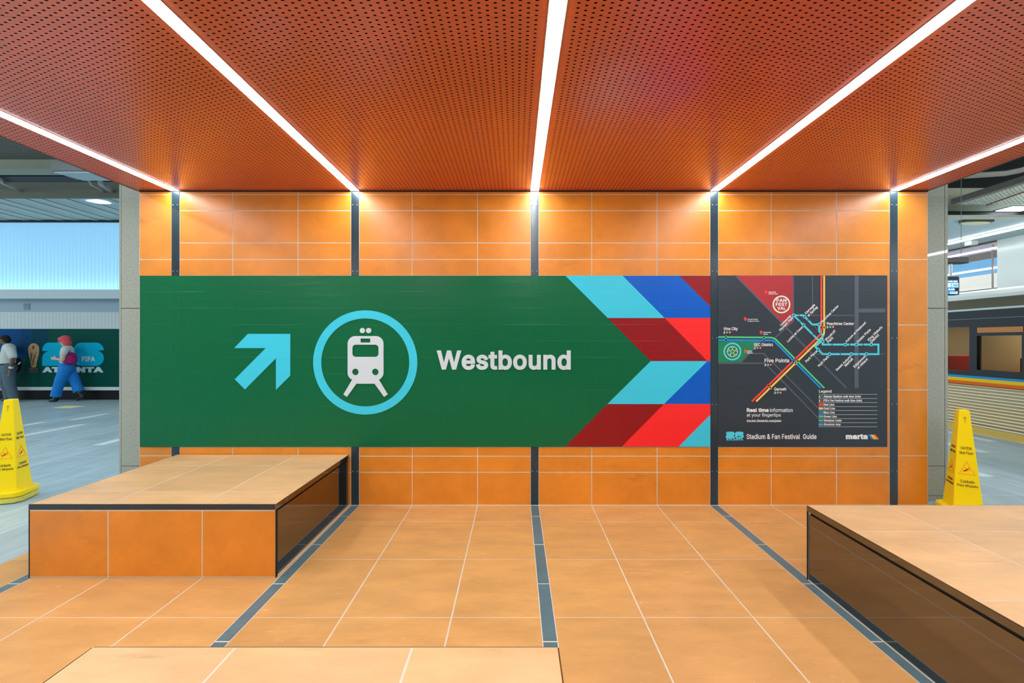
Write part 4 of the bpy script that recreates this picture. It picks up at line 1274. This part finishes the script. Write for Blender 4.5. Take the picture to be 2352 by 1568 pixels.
bm = bmesh.new(); tube(bm, [J(26, 840, -.243), J(25, 844, -.242)], [.04, .04], 14); obj('wristband', bm, M_WHITE, p1)
for ax, dy in ((34, -.1), (20, .1)):
    bm = bmesh.new(); chain(bm, [J(ax + 1, 917.6, dy), J(ax - 8, 918.4, dy), J(ax - 14, 919, dy)], [.045, .04, .03])
    for v in bm.verts: v.co.z = max(v.co.z, -.003)
    fuse('shoe', bm, M_BOOT, p1, .009)
bm = bmesh.new()
c = J(36, 841, .17)
R2 = Matrix.Rotation(.35, 3, 'Y')
blob(bm, c, (.075, .11, .22), R2); blob(bm, c + Vector((.0, 0, -.06)), (.07, .1, .14), R2)
bp1 = fuse('backpack', bm, mat('black fabric', (14, 16, 20), .8), None, .012)
tag(bp1, 'black backpack carried low behind the person in the white shirt', 'backpack')
bm = bmesh.new(); tube(bm, [J(24, 797, .13), J(32, 808, .16), J(36, 822, .17), J(37, 830, .17)], .016, 8); obj('strap', bm, MATS['black fabric'], bp1)
bm = bmesh.new(); tube(bm, [J(42, 837, .1), J(47, 832, .1)], .016, 8); obj('buckle', bm, M_WHITE, bp1)

# --- striding person with coral hair and pink backpack
p2 = thing('person', 'person with coral pink hair and bright blue trousers striding left before the banner', 'person', (at(152, 0, PY).x, PY, -.004), 0, None, True)
bm = bmesh.new()
hc = J(148, 783.5)
P, R = head(bm, hc, tilt=.25)
chain(bm, [J(150, 793), J(153, 800)], [.05, .058])
chain(bm, [J(156, 805), J(155, 818), J(153, 830), J(153, 842)], [.1, .11, .1, .115])
for s in (-1, 1):
    sh, el, wr = (J(150, 803, -.17), J(144, 826, -.22), J(130, 823.5, -.16)) if s < 0 else (J(154, 803, .17), J(146, 826, .22), J(131, 824, .06))
    chain(bm, [sh, el, wr], [.048, .038, .027]); hand(bm, wr, (-1, .2 if s < 0 else -.2, .12), (0, 0, 1), s)
chain(bm, [J(151, 845, -.09), J(137, 877, -.1), J(128, 909, -.1)], [.08, .06, .042])
chain(bm, [J(156, 845, .09), J(172, 876, .1), J(183, 901, .1)], [.08, .06, .042])
fuse('body', bm, M_SK2, p2)
for s in (-1, 1):
    bm = bmesh.new(); blob(bm, P(-.083, s * .033, .004), .0105); obj('eye', bm, M_EYE, p2)
bm = bmesh.new(); tube(bm, [P(-.09, -.07, .006), P(-.108, -.03, .006), P(-.112, 0, .008), P(-.108, .03, .006), P(-.09, .07, .006)], .007, 8)
tube(bm, [P(-.09, -.075, .006), P(.01, -.09, .008)], .005, 6)
obj('glasses', bm, mat('lime glasses', (176, 196, 60), .4), p2)
bm = bmesh.new()
blob(bm, P(.022, 0, .04), (.122, .105, .105), R); blob(bm, P(.062, 0, -.05), (.075, .095, .105), R); blob(bm, P(-.045, 0, .075), (.075, .085, .05), R)
fuse('hair', bm, M_SCARF, p2, .011)
bm = bmesh.new()
chain(bm, [J(155, 803), J(155, 815), J(153.5, 828), J(153, 838)], [.118, .132, .125, .13])
chain(bm, [J(154, 801.5, -.1), J(149, 803, -.17), J(146, 811, -.19)], [.075, .078, .068])
chain(bm, [J(156, 801.5, .1), J(153, 803, .17), J(149, 812, .2)], [.075, .078, .068])
fuse('shirt', bm, M_TEE, p2, .012)
bm = bmesh.new()
chain(bm, [J(153, 837), J(153.5, 846)], [.135, .155])
chain(bm, [J(151, 847, -.07), J(138.5, 873, -.1), J(132, 893, -.1), J(128, 909, -.1)], [.13, .108, .096, .108], True)
chain(bm, [J(156, 847, .07), J(170, 872, .1), J(177, 888, .1), J(182, 900.5, .1)], [.13, .114, .1, .112], True)
fuse('trousers', bm, M_BLUEP, p2, .012)
bm = bmesh.new(); chain(bm, [J(129, 911, -.1), J(128, 916, -.1), J(116, 918, -.1)], [.052, .055, .038])
for v in bm.verts: v.co.z = max(v.co.z, -.003)
fuse('boot', bm, M_BOOT, p2, .009)
bm = bmesh.new(); chain(bm, [J(184.5, 903.5, .1), J(190.5, 912, .1), J(178, 918.4, .1)], [.048, .05, .032])
for v in bm.verts: v.co.z = max(v.co.z, -.003)
fuse('boot', bm, M_BOOT, p2, .009)
bm = bmesh.new()
c = J(160, 823, -.02)
blob(bm, c, (.115, .16, .17)); blob(bm, c + Vector((-.03, 0, .09)), (.09, .12, .11)); blob(bm, c + Vector((.03, 0, -.06)), (.1, .14, .1))
bp2 = fuse('backpack', bm, mat('magenta fabric', (168, 24, 112), .7, noise=(12, .25)), None, .012)
tag(bp2, 'magenta backpack on the person with coral pink hair', 'backpack')
bm = bmesh.new()
for s in (-1, 1): tube(bm, [J(161, 812, s * .1), J(157, 800, s * .12), J(149, 803, s * .14), J(146, 818, s * .13), J(154, 832, s * .12)], .017, 8)
obj('strap', bm, MATS['magenta fabric'], bp2)
ph = J(124.5, 820, -.05)
tag(bx('phone', (ph.x - .05, ph.x + .05, ph.y - .05, ph.y + .02, ph.z - .006, ph.z + .006), M_BLACK), 'dark phone held by the person with the magenta backpack', 'phone')
